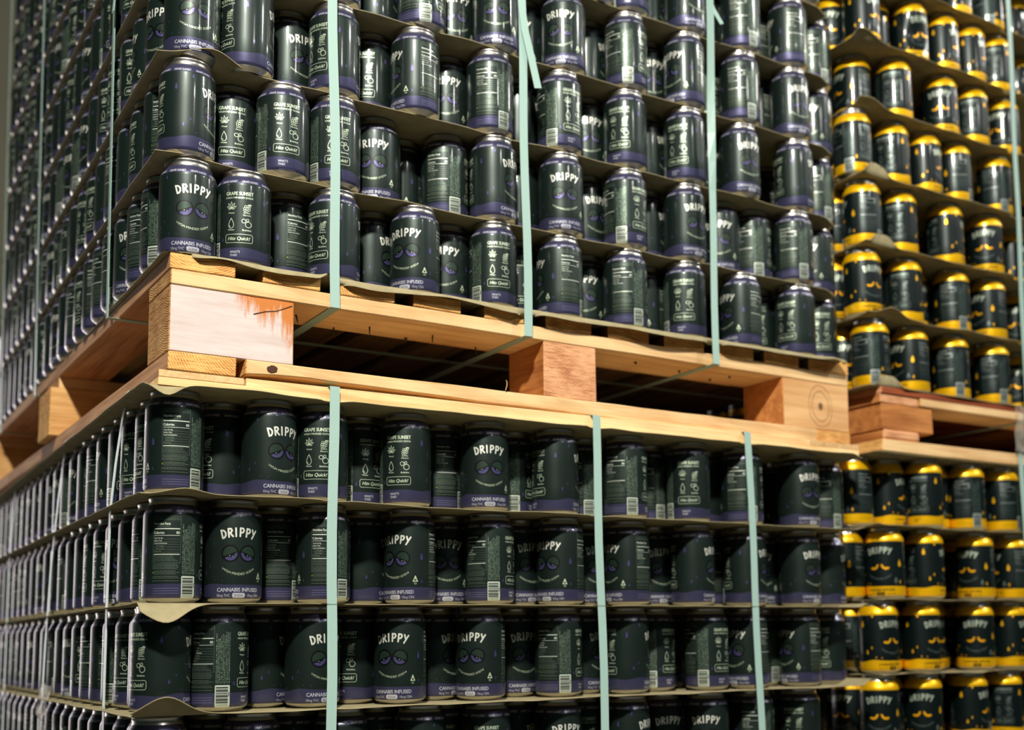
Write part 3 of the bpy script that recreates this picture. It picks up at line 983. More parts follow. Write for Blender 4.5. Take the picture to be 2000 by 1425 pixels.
for st, z0, ks in (('YU', ZYU, range(0, 8)), ('YL', ZYL, range(-10, 2))):
    for k in ks:
        for col0 in range(1, 11):
            x = 1.1 + col0 * .0575
            front = [(a / 1000, b / 1000) for a, b, _ in CANS.get((st, k), [])]
            y = .165
            while any(math.hypot(x - a, y - b) < D for a, b in front):
                y += .004
            low_yellow.append((st, k, 'back', col0, x, y + (col0 % 2) * .0335, z0 + k * PITCH, rnd.uniform(0, 360)))
        if k > 6 or k < -3:
            for col0 in range(0, 10):
                if k > 6:
                    low_yellow.append((st, k, 'front', col0, 1.1 + col0 * .0575, .0455 + (.0332 if col0 % 2 else 0), z0 + k * PITCH, 90))


def stock(name, kind, lst, label, cat):
    """all the remaining cans of one kind, joined"""
    SEG = 20
    prof = [(.0, .0102, 0), (.0208, .006, 0), (.0238, 0, 0), (.0306, .005, 0), (.0331, .0098, 1), (.0331, .1010, 1), (.0318, .106, 1), (.0273, .1155, 1), (.0278, .121, 0), (.0268, .1228, 0), (.0252, .1165, 0), (0, .1178, 0)]
    n = len(prof)
    V, F, MI, UV = [], [], [], []
    bv = [(r * math.sin(2 * PI * j / SEG), -r * math.cos(2 * PI * j / SEG), z) for j in range(SEG) for r, z, _ in prof]
    bf, bm_, bu = [], [], []
    for j in range(SEG):
        k = (j + 1) % SEG
        for i in range(n - 1):
            bf.append((j * n + i, k * n + i, k * n + i + 1, j * n + i + 1))
            bm_.append(0 if prof[i][2] and prof[i + 1][2] else 1)
            u0, u1 = j / SEG + .5, (j + 1) / SEG + .5
            bu += [u0, prof[i][1] / .123, u1, prof[i][1] / .123, u1, prof[i + 1][1] / .123, u0, prof[i + 1][1] / .123]
    bv = np.array(bv) * np.array([1, 1, KZ])
    bf = np.array(bf)
    vs, fs = [], []
    for q, c in enumerate(lst):
        a = math.radians(c[7])
        Rm = np.array([[math.cos(a), -math.sin(a), 0], [math.sin(a), math.cos(a), 0], [0, 0, 1]])
        vs.append(bv @ Rm.T + np.array(c[4:7]))
        fs.append(bf + q * len(bv))
    me = bpy.data.meshes.new(name)
    me.from_pydata(np.concatenate(vs).tolist(), [], np.concatenate(fs).tolist())
    me.materials.append(LAB_P if kind == 'P' else LAB_Y)
    me.materials.append(ALU)
    me.polygons.foreach_set('material_index', bm_ * len(lst))
    me.polygons.foreach_set('use_smooth', [True] * len(me.polygons))
    uv = me.uv_layers.new(name='label_uv')
    uv.data.foreach_set('uv', bu * len(lst))
    me.update()
    o = bpy.data.objects.new(name, me)
    COL.objects.link(o)
    tag(o, label, cat, None, 'stuff')


stock('purple_can_stock', 'P', low_purple, 'remaining purple-banded cans deep in and far back on the big pallets', 'cans')
stock('yellow_can_stock', 'Y', low_yellow, 'remaining yellow-banded cans hidden inside the yellow pallets', 'cans')

# ------------------------------------------------------------------ timber pieces


def board(name, x0, x1, y0, y1, z0, z1, mat, end, parent=None, axis='x', seed=0, bev=.0012, wob=.0006, face_mat=None, cuts=6):
    """one sawn piece. axis: direction of the grain; the object's local X follows it.  face_mat: material of the face towards the camera aisle."""
    r_ = random.Random(hash((round(x0, 3), round(y0, 3), round(z0, 3), seed)) & 0xffff)
    cx, cy, cz = (x0 + x1) / 2, (y0 + y1) / 2, (z0 + z1) / 2
    lx, ly, lz = (x1 - x0, y1 - y0, z1 - z0) if axis == 'x' else (y1 - y0, x1 - x0, z1 - z0)
    bm = bmesh.new()
    n = max(1, cuts)
    rings = []
    for i in range(n + 1):
        t = i / n
        dx = -lx / 2 + lx * t
        dyy = (r_.uniform(-1, 1) * wob)
        dzz = 0
        rings.append([bm.verts.new((dx, sy * (ly / 2 + (dyy if sy > 0 else r_.uniform(-1, 1) * wob)), sz * lz / 2 + r_.uniform(-1, 1) * wob * .5)) for sy, sz in ((-1, -1), (1, -1), (1, 1), (-1, 1))])
    for a, b in zip(rings, rings[1:]):
        for k in range(4):
            bm.faces.new((a[k], a[(k + 1) % 4], b[(k + 1) % 4], b[k]))
    f0 = bm.faces.new(rings[0][::-1])
    f1 = bm.faces.new(rings[-1])
    bmesh.ops.recalc_face_normals(bm, faces=bm.faces)
    f0.material_index = f1.material_index = 1
    if face_mat is not None:
        for f in bm.faces:
            nrm = f.normal
            if (axis == 'x' and nrm.y < -.7) or (axis == 'y' and nrm.x < -.7):
                f.material_index = 2
    ed = [e for e in bm.edges if e.calc_face_angle(0) > 0.7]
    bmesh.ops.bevel(bm, geom=ed, offset=bev, segments=1, affect='EDGES', material=-1)
    me = bpy.data.meshes.new(name)
    bm.to_mesh(me)
    bm.free()
    me.materials.append(mat)
    me.materials.append(end)
    if face_mat is not None:
        me.materials.append(face_mat)
    o = bpy.data.objects.new(name, me)
    COL.objects.link(o)
    o.location = (cx, cy, cz)
    if axis == 'y':
        o.rotation_euler = (0, 0, PI / 2)
    if parent is not None:
        o.parent = parent
    return o


LEN = 1.42
PW = 1.104
w = N('dark_knot')
w.set(Base_Color=srgb(70, 36, 18), Roughness=0.8)
KNOT = w.m


def boxish_disc(name, r, t_, mat, parent):
    n = 14
    r_ = random.Random(4)
    vs = []
    for y in (0, t_):
        for i in range(n):
            q = r * (1 + .22 * r_.uniform(-1, 1))
            vs.append((q * 1.25 * math.cos(2 * PI * i / n), y, q * .9 * math.sin(2 * PI * i / n)))
    fs = [tuple(range(n)), tuple(range(2 * n - 1, n - 1, -1))] + [(i, i + n, (i + 1) % n + n, (i + 1) % n) for i in range(n)]
    return mesh_obj(name, vs, fs, [mat], parent)


def ribbon0(name, pts, h, mat, parent):
    vs, fs = [], []
    for x, y, z in pts:
        vs += [(x, y, z - h), (x, y, z + h), (x, y + .0006, z + h), (x, y + .0006, z - h)]
    for i in range(len(pts) - 1):
        for k in range(4):
            fs.append((i * 4 + k, i * 4 + (k + 1) % 4, i * 4 + 4 + (k + 1) % 4, i * 4 + 4 + k))
    return mesh_obj(name, vs, fs, [mat], parent)



def pallet(loc, rz, label, kind='big', zs=(0, .022, .0995, .118, .1365)):
    t = empty('wooden_pallet', loc, rz)
    tag(t, label, 'pallet')
    b0, b1, b2, b3, b4 = zs
    mt = PINE if kind != 'red' else PINE_TAN
    en = END if kind != 'red' else END_RED
    top = PINE if kind != 'red' else PINE_RED
    # deck boards run back; their sawn ends face the aisle
    ends = [(0, .0755), (.109, .181), (.207, .281), (.3076, .3765), (.4126, .4746), (.5106, .5855), (.6154, .6882), (.7183, .794), (.824, .8942), (.9177, .992), (1.014, PW)]
    if kind != 'red':
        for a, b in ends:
            board('deck_board', a, b, 0, LEN, b3, b4, PINE_SIDE if a == 0 else PINE_SHADED, en, t, 'y', cuts=8, wob=.0009)
        for y0, y1 in ((0.001, .098), (.662, .758), (LEN - .098, LEN)):
            o = board('stringer_board', 0.0, PW, y0, y1, b2, b3 - .0001, PINE_PALE, END_FUZZ, t, 'x', cuts=10)
        xs = ((0.0, .148), (.507, .595), (.956, PW))
        for r_i, (y0, y1) in enumerate(((.002, .097), (.660, .756), (LEN - .097, LEN - .002))):
            for c_i, (a, b) in enumerate(xs):
                if r_i == 0 and c_i == 0 and kind == 'big':
                    o = board('block', a, b, y0, y1, b1, b2, PINE, END_FUZZ, t, 'x', face_mat=PALE_BLOCK, wob=.0004)
                    o['label'] = 'pale corner block with an orange stain'
                elif r_i == 0 and c_i == 1 and kind == 'big':
                    o = board('block', a, b, y0, y1, b1, b2, PINE_TAN, END_RED, t, 'y', wob=.0012)
                    o['label'] = 'reddish rough-sawn middle block'
                elif r_i == 0 and c_i == 2 and kind == 'big':
                    o = board('block', a, b, y0, y1, b1, b2, PINE_TAN, PINE_TAN, t, 'x', face_mat=KNOT_BLOCK, wob=.0004)
                    o['label'] = 'tan block with a ringed knot'
                else:
                    board('block', a - (.012 if c_i == 0 and r_i == 1 else 0), b - (.02 if c_i == 0 and r_i == 1 else 0), y0, y1, b1, b2, PINE, END, t, 'x')
        board('bottom_board', 0.0, .078, .001, LEN, b0, b1 - .0001, PINE_SIDE, END, t, 'y', cuts=8)
        board('bottom_board', PW - .075, PW, .001, LEN, b0, b1 - .0001, PINE, END, t, 'y', cuts=8)
        board('bottom_board', .51, .59, .10, LEN - .1, b0, b1 - .0001, PINE, END, t, 'y', cuts=8)
        o = board('bottom_board', .089, PW - .077, 0.0, .092, b0 + .0003, b1 - .0001, PINE_PALE, END, t, 'x', cuts=24, wob=.0012)
        for v in o.data.vertices:      # wane: the lower arris rises towards the corner block
            if v.co.z < 0 and v.co.y < 0:
                u = (v.co.x + .47) / .62
                if 0 <= u < 1:
                    v.co.z += .0090 * (1 - u) ** 1.3 * (1 - .6 * math.exp(-((u - .0) / .06) ** 2))
        if kind == 'big':
            kn = boxish_disc('knot', .0062, .0008, KNOT, t)
            kn.location = (.121, -.0019, b0 + .0135)
            kn.scale = (.8, 1, .8)
            ck = ribbon0('crack', [(.098, .0014, b2 - .0215), (.112, .0014, b2 - .0165), (.126, .0014, b2 - .0140), (.1455, .0014, b2 - .0045)], .0005, KNOT, t)
            ck['label'] = 'dark crack across the stained corner'
        board('bottom_board', .080, PW - .077, LEN - .09, LEN, b0, b1 - .0001, PINE_PALE, END, t, 'x', cuts=8)
    else:
        y = 0.0
        k = 0
        while y < LEN - .05:
            board('deck_board', 0, PW, y, y + .09, b3, b4, PINE_RED, END_RED, t, 'x', cuts=8, seed=k)
            y += .11
            k += 1
        for a, b in ((0, .094), (.507, .60), (PW - .094, PW)):
            board('stringer_board', a, b, .003, LEN, b2, b3 - .0001, PINE_TAN, END_RED, t, 'y', cuts=6)
        board('stringer_board', .096, .505, .0, .075, b2 + .001, b3 - .0001, PINE_PALE, END, t, 'x')
        for y0, y1 in ((.004, .10), (.660, .756), (LEN - .097, LEN - .002)):
            for a, b in ((0.004, .130), (.507, .60), (PW - .13, PW)):
                board('block', a, b, y0, y1, b1, b2, PINE_TAN, PINE_TAN, t, 'x', wob=.001)
        board('bottom_board', 0.004, .094, .001, LEN, b0, b1 - .0001, PINE_TAN, END_RED, t, 'y', cuts=8, bev=.004)
        board('bottom_board', .50, .59, .001, LEN, b0, b1 - .0001, PINE_TAN, END_RED, t, 'y', cuts=8)
        board('bottom_board', PW - .09, PW, .001, LEN, b0, b1 - .0001, PINE_TAN, END_RED, t, 'y', cuts=8)
    return t


def top_frame(loc, rz, label, h=.0205, pale=False):
    """half-lapped picture frame that caps a finished stack"""
    t = empty('pallet_topper', loc, rz)
    tag(t, label, 'frame')
    Lw = PW + .012
    if not pale:
        for nm, y0, y1 in (('front', 0, .072), ('back', LEN - .072, LEN)):
            # front rail with notched ends: one mesh, grain along X
            prof = [(0, 0), (Lw, 0), (Lw, h * .5), (Lw - .108, h * .5), (Lw - .108, h), (.1005, h), (.1005, h * .5), (0, h * .5)]
            n = len(prof)
            vs = [(x - Lw / 2, 0, z) for x, z in prof] + [(x - Lw / 2, y1 - y0, z) for x, z in prof]
            fs = [tuple(range(n)), tuple(range(2 * n - 1, n - 1, -1))] + [(i, i + n, (i + 1) % n + n, (i + 1) % n) for i in range(n)]
            o = mesh_obj('frame_rail', vs, fs, [PINE_PALE, END], t)
            o.location = (Lw / 2, y0, 0)
        board('frame_side', 0, .098, .0, LEN, h * .5 + .0003, h - .0003, PINE_SIDE, PINE_PALE, t, 'y', cuts=8, bev=.0006, wob=.0003)
        board('frame_side', Lw - .106, Lw, .0, LEN, h * .5 + .0003, h - .0003, PINE_SIDE, PINE_PALE, t, 'y', cuts=8, bev=.0006, wob=.0003)
        board('frame_side', 0.001, .098, .074, LEN - .074, 0, h * .5, PINE_SIDE, PINE_PALE, t, 'y', cuts=8, bev=.0006, wob=.0003)
        board('frame_side', Lw - .106, Lw, .074, LEN - .074, 0, h * .5, PINE_SIDE, PINE_PALE, t, 'y', cuts=8, bev=.0006, wob=.0003)
    else:
        board('frame_rail', 0, Lw, 0, .07, 0, h, PINE_PALE, END, t, 'x', cuts=8)
        board('frame_rail', 0, Lw, LEN - .07, LEN, 0, h, PINE_PALE, END, t, 'x', cuts=8)
        board('frame_side', 0, .09, .071, LEN - .071, 0, h, PINE_SIDE, PINE_PALE, t, 'y', cuts=8)
        board('frame_side', Lw - .09, Lw, .071, LEN - .071, 0, h, PINE_SIDE, PINE_PALE, t, 'y', cuts=8)
    return t


YAW = math.radians(0.9)
up = pallet((-.0905, -.0085, .2660), YAW, 'big pale wooden pallet between the upper and lower purple-banded stacks', 'big', (0, .0222, .1003, .1188, .1375))
top_frame((-.1005, -.0060, .2478), 0, 'pale half-lapped wooden frame capping the lower purple-banded stack', .0178)
pallet((-.0985, -.0060, FLOOR_Z), 0, 'wooden pallet on the floor under the lower purple-banded stack', 'plain')
yp = pallet((1.0865, .0050, .2845), 0, 'red-brown wooden pallet between the two yellow-banded stacks', 'red', (0, .0175, .0630, .0785, .0895))
top_frame((1.0830, .0040, .2635), 0, 'pale wooden frame capping the lower yellow-banded stack', .0205, True)
pallet((1.0865, .0050, FLOOR_Z), 0, 'wooden pallet on the floor under the lower yellow-banded stack', 'red', (0, .022, .0995, .118, .1495))
ztop = ZU + 9 * PITCH
top_frame((-.0985, -.0060, ztop + .002), YAW, 'wooden frame capping the tall upper purple-banded stack')

# nails poking through the underside of the front stringer board
bm = bmesh.new()
bmesh.ops.create_cone(bm, cap_ends=True, segments=8, radius1=.0006, radius2=.0013, depth=.011)
for v in bm.verts:
    v.co.z -= .0055
nail_me = bpy.data.meshes.new('nail')
bm.to_mesh(nail_me)
bm.free()
nail_me.materials.append(NAIL)
for i, (x, y) in enumerate(((.079, .047), (.143, .081), (.181, .053), (.272, .052), (.353, .081), (.247, .082), (.602, .042), (.695, .055), (.774, .077), (.789, .047), (.875, .064), (.02, .3), (.01, .42))):
    o = bpy.data.objects.new('nail', nail_me)
    COL.objects.link(o)
    o.parent = up
    o.location = (x + .0905, y + .0085 - .017 * x, .1006 if y < .2 else .1191)
    o.rotation_euler = (0.25 * ((i % 3) - 1), 0.3 * ((i % 2) - .5), 0)
    if i > 4:
        o.scale = (2.2, 1.6, .35)

# ------------------------------------------------------------------ cardboard tier sheets


def sheet(label, z, x0, x1, y0, y1, bumps=(), ripple=.0015, seed=0, free=.012, thick=.0009, rightdroop=0.0, group=None, sag=0.0, notches=(), cut=None):
    """a cardboard layer pad: flat where cans press on it, wavy along its free edges.
    bumps: (cx, width, rise, out, edge) edge f(ront) / l(eft) / c(orner)"""
    r_ = random.Random(seed)
    ph = [r_.uniform(0, 6.28) for _ in range(6)]
    xs = [x0 + (x1 - x0) * i / 200 for i in range(201)]
    ys = [y0 + .0022 * i for i in range(22)] + [y0 + .05 + (y1 - y0 - .05) * i / 80 for i in range(1, 81)]

    def sm(t):
        t = max(0.0, min(1.0, t))
        return t * t * (3 - 2 * t)

    def wave(u):
        return (math.sin(u * 23 + ph[0]) * .5 + math.sin(u * 51 + ph[1]) * .35 + math.sin(u * 97 + ph[2]) * .2)

    def P(x, y):
        ff = sm((y0 + free - y) / free)
        fl = sm((x0 + free - x) / free)
        fr = sm((x - x1 + .03) / .03)
        dz = ripple * (wave(x) * ff + wave(y + 5) * fl)
        dy = 0.0
        dxx = 0.0
        dy += .0018 * math.sin(x * 37 + ph[3]) * ff
        dz += rightdroop * fr * fr - sag * ff
        if cut is not None:
            dy += .016 * sm((cut - x) / .02) * ff
            dz += sag * sm((cut - x) / .02) * ff
        for nx_ in notches:
            dy += .0105 * math.exp(-((x - nx_) / .016) ** 4) * ff
        for (cx, wd, rise, out, edge) in bumps:
            if edge in 'fs':
                g = math.exp(-((x - cx) / wd) ** 2) if edge == 'f' else math.exp(-((x - cx) / wd) ** 4) * .93
                dep = .0075 if edge == 's' else free * 1.6
                k = sm((y0 + dep - y) / dep)
                dz += rise * g * k
                dy -= out * g * k * (0 if edge == 's' else 1)
                if edge == 's':      # the flap stands nearly upright
                    dy += (y0 + dep - y) * .75 * g * k
            elif edge == 'l':
                g = math.exp(-((y - cx) / wd) ** 2)
                k = sm((x0 + free * 1.6 - x) / (free * 1.6))
                dz += rise * g * k
                dxx -= out * g * k
        return (x + dxx, y + dy, z + dz)
    V = []
    for y in ys:
        for x in xs:
            V.append(P(x, y))
    nx, ny = len(xs), len(ys)
    off = len(V)
    V += [(a, b, c - thick) for a, b, c in V]
    F = []
    for j in range(ny - 1):
        for i in range(nx - 1):
            a = j * nx + i
            F.append((a, a + 1, a + nx + 1, a + nx))
            F.append((off + a, off + a + nx, off + a + nx + 1, off + a + 1))
    for i in range(nx - 1):
        F.append((i, off + i, off + i + 1, i + 1))
        a = (ny - 1) * nx + i
        F.append((a, a + 1, off + a + 1, off + a))
    for j in range(ny - 1):
        a = j * nx
        F.append((a, a + nx, off + a + nx, off + a))
        b = a + nx - 1
        F.append((b, off + b, off + b + nx, b + nx))
    o = mesh_obj('cardboard_sheet', V, F, [CARD], None, smooth=True)
    return tag(o, label, 'cardboard sheet', group)


GU = 'cardboard tier sheets in the upper purple-banded stack'
GL = 'cardboard tier sheets in the lower purple-banded stack'
GY = 'cardboard tier sheets in the yellow-banded stacks'
xL, xR, yB = -.108, 1.012, 1.40
# upper stack: base sheet lies on the deck boards, the rest between tiers
sheet('rumpled cardboard sheet lying on the deck boards of the big pallet', ZU - .0002, -.099, .990, -.0130, yB,
      [(-.03, .03, .005, .002, 'f'), (.04, .025, -.003, .004, 'f'), (.098, .008, .009, .003, 'f'), (.16, .03, -.004, .003, 'f'), (.26, .03, .002, .002, 'f'), (.36, .03, -.004, .003, 'f'), (.45, .05, -.002, .002, 'f'), (.62, .05, -.003, .002, 'f'), (.96, .02, .004, .004, 'f')],
      .0008, 1, .0045, group=GU, sag=.0065, cut=-.058, notches=(.108, .3845, .714))
UB = {1: [(-.075, .03, .0025, .004, 'f'), (.5, .1, -.001, .002, 'f')], 2: [(-.045, .034, .0115, .012, 'f')], 3: [(.3, .1, .002, 0, 'f')], 4: [], 5: []}
for k in range(1, 9):
    sheet(f'cardboard sheet under the {ORD[k]} tier above the big pallet', ZU + k * PITCH - .0003, -.1075, xR - .014, .0130, yB, UB.get(k, []), .0011, 10 + k, .012,
          rightdroop=-.010 if k < 6 else 0, group=GU)
sheet('top cardboard sheet hidden above the upper stack', ZU + 9 * PITCH, xL, xR, 0, yB, [], .001, 30, group=GU)
# lower stack
sheet('cardboard sheet with a drooping lip just under the wooden frame', 2 * PITCH - .0009, xL - .012, xR - .004, -.0200, yB,
      [(-.094, .017, -.014, .004, 'f'), (.02, .03, .0012, 0, 'f')], .0008, 41, .012, rightdroop=-.006, group=GL, notches=(.106, .492, .771))
sheet('cardboard sheet under the first tier below the frame, corner slightly lifted', PITCH - .0003, xL - .010, xR - .002, -.0200, yB,
      [(-.070, .022, .004, .004, 'f'), (-.115, .02, -.004, .004, 'f'), (.25, .08, -.002, .002, 'f'), (.06, .05, .001, .003, 'f')], .0008, 42, .012, rightdroop=.004, group=GL, notches=(.106, .495, .775))
sheet('cardboard sheet with a rounded tongue hanging at the corner below the second tier', -.0003, xL - .010, xR - .002, -.0200, yB,
      [(-.092, .029, -.0215, .014, 'f')], .0006, 43, .006, rightdroop=.006, group=GL, notches=(.106, .499, .779))
sheet('cardboard sheet with a torn hump curling up below the third tier', -PITCH - .0003, xL - .012, xR, -.0200, yB,
      [(-.088, .030, .0215, .008, 'f'), (.25, .06, -.0005, 0, 'f')], .0010, 44, .010, rightdroop=.010, group=GL, notches=(.107, .503, .783))
for k in range(-2, -11, -1):
    sheet(f'cardboard sheet under the {ORD[1 - k]} tier below the wooden frame', k * PITCH - .0003, xL, xR, -.010, yB, [], .001, 50 - k, group=GL)
# yellow stacks
YB = {0: (1.104, .026, .021), 1: (1.116, .030, .014), 2: (1.104, .028, .021), 3: (1.098, .028, .022), 4: (1.080, .032, .013), 5: (1.080, .034, .012), 6: (1.10, .02, .003)}
for k in range(0, 8):
    b = YB.get(k)
    sheet(f'cardboard sheet under the {ORD[k]} tier above the red-brown pallet', ZYU + k * PITCH - .0003, 1.060, 2.18, .0010, yB,
          [(b[0], b[1], b[2], .004, 's' if k in (0, 2, 3) else 'f')] if b else [], .0022 if k else .0006, 70 + k, .014, group=GY, notches=(1.475,))
for k in range(2, -11, -1):
    nm = 'cardboard sheet directly under the pale frame of the yellow-banded stack' if k == 2 else f'cardboard sheet under the {ORD[1 - k]} tier below the pale frame'
    sheet(nm, ZYL + k * PITCH - (.0003 if k < 2 else .0003), 1.066, 2.18, .0040, yB, [], .0022 if k < 2 else .0006, 90 - k, .016, group=GY)

# ------------------------------------------------------------------ straps


def ribbon(name, pts, wid, half, parent=None, thick=.0007, closed=False):
    """flat tape through pts; wid = width direction (one vector, or one per point)"""
    n = len(pts)
    P = [Vector(p) for p in pts]
    Wd = [Vector(w_).normalized() for w_ in (wid if isinstance(wid, list) else [wid] * n)]
    V = []
    for i in range(n):
        a = P[(i - 1) % n] if closed or i else P[i]
        b = P[(i + 1) % n] if closed or i < n - 1 else P[i]
        t = (b - a).normalized()
        nr = t.cross(Wd[i]).normalized() * thick / 2
        for s1, s2 in ((-1, -1), (1, -1), (1, 1), (-1, 1)):
            V.append(P[i] + Wd[i] * half * s1 + nr * s2)
    F = []
    for i in range(n if closed else n - 1):
        j = (i + 1) % n
        for k in range(4):
            F.append((i * 4 + k, i * 4 + (k + 1) % 4, j * 4 + (k + 1) % 4, j * 4 + k))
    if not closed:
        F += [(3, 2, 1, 0), ((n - 1) * 4, (n - 1) * 4 + 1, (n - 1) * 4 + 2, (n - 1) * 4 + 3)]
    return mesh_obj(name, V, F, [STRAP], parent)


YF = -.0112
ZT = ztop + .024


def lerp(a, b, t):
    return a + (b - a) * t


def front_loop(name, label, group, xb, xt, zb, zt, yf=YF, ybk=LEN + .004, twist=None):
    """strap round the stack in the front-to-back plane"""
    pts, wd = [], []
    n = 26
    for i in range(n + 1):
        t = i / n
        z = lerp(zt, zb, t)
        x = lerp(xt, xb, t) + .0012 * math.sin(z * 19 + xb * 30)
        pts.append((x, yf, z))
        w_ = Vector((1, 0, 0))
        if twist and z > twist[0]:
            a = min(1, (z - twist[0]) / (twist[1] - twist[0])) * 1.25
            w_ = Vector((math.cos(a), -math.sin(a), 0))
            pts[-1] = (x, yf - .0065 * math.sin(a), z)
        wd.append(w_)
    pts += [(xb, yf + .02, zb - .0004), (xb, ybk - .02, zb - .0004), (xb, ybk, zb), (xb, ybk, zt), (xt, ybk - .02, zt + .001), (xt, yf + .02, zt + .001)]
    wd += [Vector((1, 0, 0))] * 6
    o = ribbon(name, pts, wd, .0063, closed=True)
    return tag(o, label, 'strap', group)


G1 = 'green straps down the front of the upper stack'
G2 = 'green straps down the front of the lower stack'
G3 = 'green straps down the left face of the upper stack'
G4 = 'green straps down the left face of the lower stack'
zb = .2660 + .1003 - .0006
front_loop('plastic_strap', 'mint green plastic strap over the upper stack nearest its front corner', G1, .108, .085, zb, ZT)
s2 = front_loop('plastic_strap', 'middle mint green strap of the upper stack with a cut loose end', G1, .3845, .366, zb, ZT)
s3 = front_loop('plastic_strap', 'third mint green strap of the upper stack, twisted edge-on near the top', G1, .714, .7125, zb, ZT, twist=(.63, .84))
ribbon('loose_end', [(.3755, YF - .001, .862), (.3765, YF - .002, .835), (.381, YF - .003, .802), (.390, YF - .004, .765), (.400, YF - .005, .722)], Vector((1, 0, .24)), .0058, s2)
ribbon('loose_end', [(.714, YF - .003, .955), (.722, YF - .004, .935), (.737, YF - .007, .912)], Vector((.75, -.4, .3)), .003, s3)
zl = FLOOR_Z + .0995
front_loop('plastic_strap', 'mint green strap on the lower stack in line with the nearest upper strap', G2, .1075, .1063, zl, .2657, yf=-.0128)
front_loop('plastic_strap', 'middle mint green strap of the lower stack', G2, .520, .4916, zl, .2657, yf=-.0128)
front_loop('plastic_strap', 'mint green strap on the lower stack nearest the yellow-banded stacks', G2, .808, .7709, zl, .2657, yf=-.0128)
front_loop('plastic_strap', 'green strap at the right border, over the upper yellow-banded stack', 'green straps on the yellow-banded stacks', 1.470, 1.484, .2845 + .0625, 1.45, yf=.0005)
front_loop('plastic_strap', 'green strap at the right border, over the lower yellow-banded stack', 'green straps on the yellow-banded stacks', 1.455, 1.4445, FLOOR_Z + .0995, .2852, yf=.0005)


def side_loop(label, group, pts_left, xr=1.030, half=.0063, loose=None):
    """strap round the stack left to right; pts_left = [(y, z)] from top to bottom on the left face, with x"""
    pts = [(x, y, z) for x, y, z in pts_left]
    xb, yb, zb_ = pts[-1]
    xt, yt, zt_ = pts[0]
    full = pts + [(xb + .02, yb, zb_ - .0004), (xr - .02, yb, zb_ - .0004), (xr, yb, zb_), (xr, yt, zt_), (xr - .02, yt, zt_ + .001), (xt + .02, yt, zt_ + .001)]
    o = ribbon('plastic_strap', full, Vector((0, 1, 0)), half, closed=True)
    tag(o, label, 'strap', group)
    return o


def leftpts(ya, za, yb, zb_, xa, xb, n=12):
    return [(lerp(xa, xb, i / n) - .0015 * math.sin(i / n * PI), lerp(ya, yb, i / n), lerp(za, zb_, i / n)) for i in range(n + 1)]


zd = .2660 + .1188 - .0006
a1 = side_loop('thin green strap down the left face of the upper stack, nearest the front corner', G3, leftpts(.272, ZT, .249, zd, -.1095, -.1085), loose=True)
side_loop('second green strap back along the left face of the upper stack', G3, leftpts(.90, ZT, .8306, zd, -.1135, -.1100))
side_loop('rearmost green strap on the left face of the upper stack', G3, leftpts(1.345, ZT, 1.252, zd, -.1150, -.1115))
ribbon('loose_end', [(-.111, .244, .845), (-.114, .240, .826), (-.117, .231, .800)], Vector((0, 1, .1)), .006, a1)
side_loop('thin green strap slanting down the left face of the lower stack, nearest the corner', G4,
          [(-.1025, .140, .2657), (-.1055, .150, .235), (-.1075, .172, .18), (-.108, .1942, .1205), (-.108, .197, .0), (-.108, .197, -.15), (-.106, .197, FLOOR_Z + .118)])
side_loop('second green strap back along the left face of the lower stack', G4, [(-.1025, .557, .2657), (-.1065, .58, .18), (-.1085, .611, .0814), (-.1085, .64, -.05), (-.1085, .655, -.155), (-.106, .66, FLOOR_Z + .118)])
side_loop('rearmost green strap on the left face of the lower stack', G4, [(-.1025, 1.0725, .2657), (-.1085, 1.072, .1), (-.1085, 1.071, -.174), (-.106, 1.07, FLOOR_Z + .118)])


def film(label, quadfn, nu, nv, seed):
    r_ = random.Random(seed)
    V = []
    for j in range(nv + 1):
        for i in range(nu + 1):
            p = Vector(quadfn(i / nu, j / nv))
            V.append(p + Vector((r_.uniform(-1, 1) * .0035, r_.uniform(-1, 1) * .003, r_.uniform(-1, 1) * .003)))
    F = [(j * (nu + 1) + i, j * (nu + 1) + i + 1, (j + 1) * (nu + 1) + i + 1, (j + 1) * (nu + 1) + i) for j in range(nv) for i in range(nu)]
    o = mesh_obj('torn_film', V, F, [FILM], None)
    tag(o, label, 'plastic film')


film('torn scrap of cloudy plastic film caught on the second strap of the lower left face', lambda u, v: (-.113 - .006 * math.sin(v * 5), .61 - .07 * u * (1 - .4 * v) + .05 * v, -.098 - .105 * v - .01 * u), 5, 9, 3)
film('frayed scrap of whitish film on the strap beside the red-brown pallet', lambda u, v: (1.425 + .03 * u, -.006, .372 - .085 * v), 3, 7, 4)

# slivers of wood standing on the bottom board's edge
sl = ribbon('wood_sliver', [(.352, -.004, .2885), (.353, -.006, .2945), (.3525, -.007, .2995), (.3505, -.008, .3015)], Vector((1, 0, 0)), .0005)
sl.data.materials.clear()
sl.data.materials.append(PINE_PALE)
tag(sl, 'thin curled wood sliver standing on the pallet bottom board', 'wood sliver')

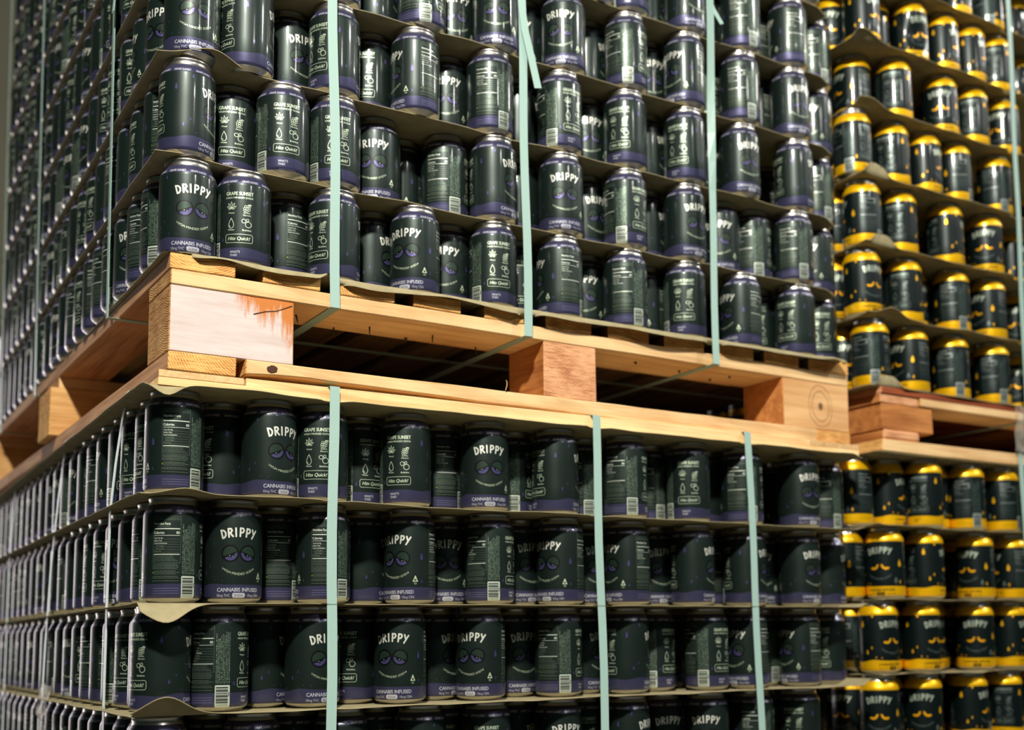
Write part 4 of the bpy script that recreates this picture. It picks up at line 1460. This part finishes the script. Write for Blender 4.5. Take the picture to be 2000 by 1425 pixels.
# ------------------------------------------------------------------ the hall
fl = mesh_obj('floor', [(-9, -9, FLOOR_Z), (12, -9, FLOOR_Z), (12, 7, FLOOR_Z), (-9, 7, FLOOR_Z), (-9, -9, FLOOR_Z - .1), (12, -9, FLOOR_Z - .1), (12, 7, FLOOR_Z - .1), (-9, 7, FLOOR_Z - .1)],
              [(0, 1, 2, 3), (7, 6, 5, 4), (0, 4, 5, 1), (1, 5, 6, 2), (2, 6, 7, 3), (3, 7, 4, 0)], [CONC])
fl['kind'] = 'structure'


def boxo(name, x0, x1, y0, y1, z0, z1, mat, parent=None, kind=None):
    o = mesh_obj(name, [(x, y, z) for z in (z0, z1) for x, y in ((x0, y0), (x1, y0), (x1, y1), (x0, y1))],
                 [(3, 2, 1, 0), (4, 5, 6, 7), (0, 1, 5, 4), (1, 2, 6, 5), (2, 3, 7, 6), (3, 0, 4, 7)], [mat], parent)
    if kind:
        o['kind'] = kind
    return o


# back wall with a tall bright dock window at the left
WX0, WX1, WZ0, WZ1 = -3.6, .455, -0.7, 1.72
boxo('wall_back', WX1, 12, 6.0, 6.15, FLOOR_Z, 6.0, WALL, None, 'structure')
wb = bpy.data.objects['wall_back']
boxo('wall_segment', -9, WX0, 6.0, 6.15, FLOOR_Z, 6.0, WALL, wb)
boxo('wall_segment', WX0, WX1, 6.0, 6.15, WZ1, 6.0, WALL, wb)
boxo('wall_segment', WX0, WX1, 6.0, 6.15, FLOOR_Z, WZ0, WALL, wb)
wn = boxo('window_1', WX0, WX1, 6.06, 6.08, WZ0, WZ1, GLASS, None, 'structure')
boxo('window_frame', WX0 - .03, WX1 + .02, 5.98, 6.02, WZ1, WZ1 + .06, FRAMEP, wn)
for i in range(5):
    x = WX0 + (WX1 - WX0) * i / 4
    boxo('window_frame', x - .03, x + .03 if i < 4 else x + .012, 5.985, 6.05, WZ0, WZ1, FRAMEP, wn)

# every label must point at one thing: make sure none is given twice
_seen = {}
for o in S.objects:
    if 'category' in o:
        _seen.setdefault(o['label'], []).append(o)
for k_, v_ in _seen.items():
    if len(v_) > 1:
        print('SAME LABEL', k_, len(v_))
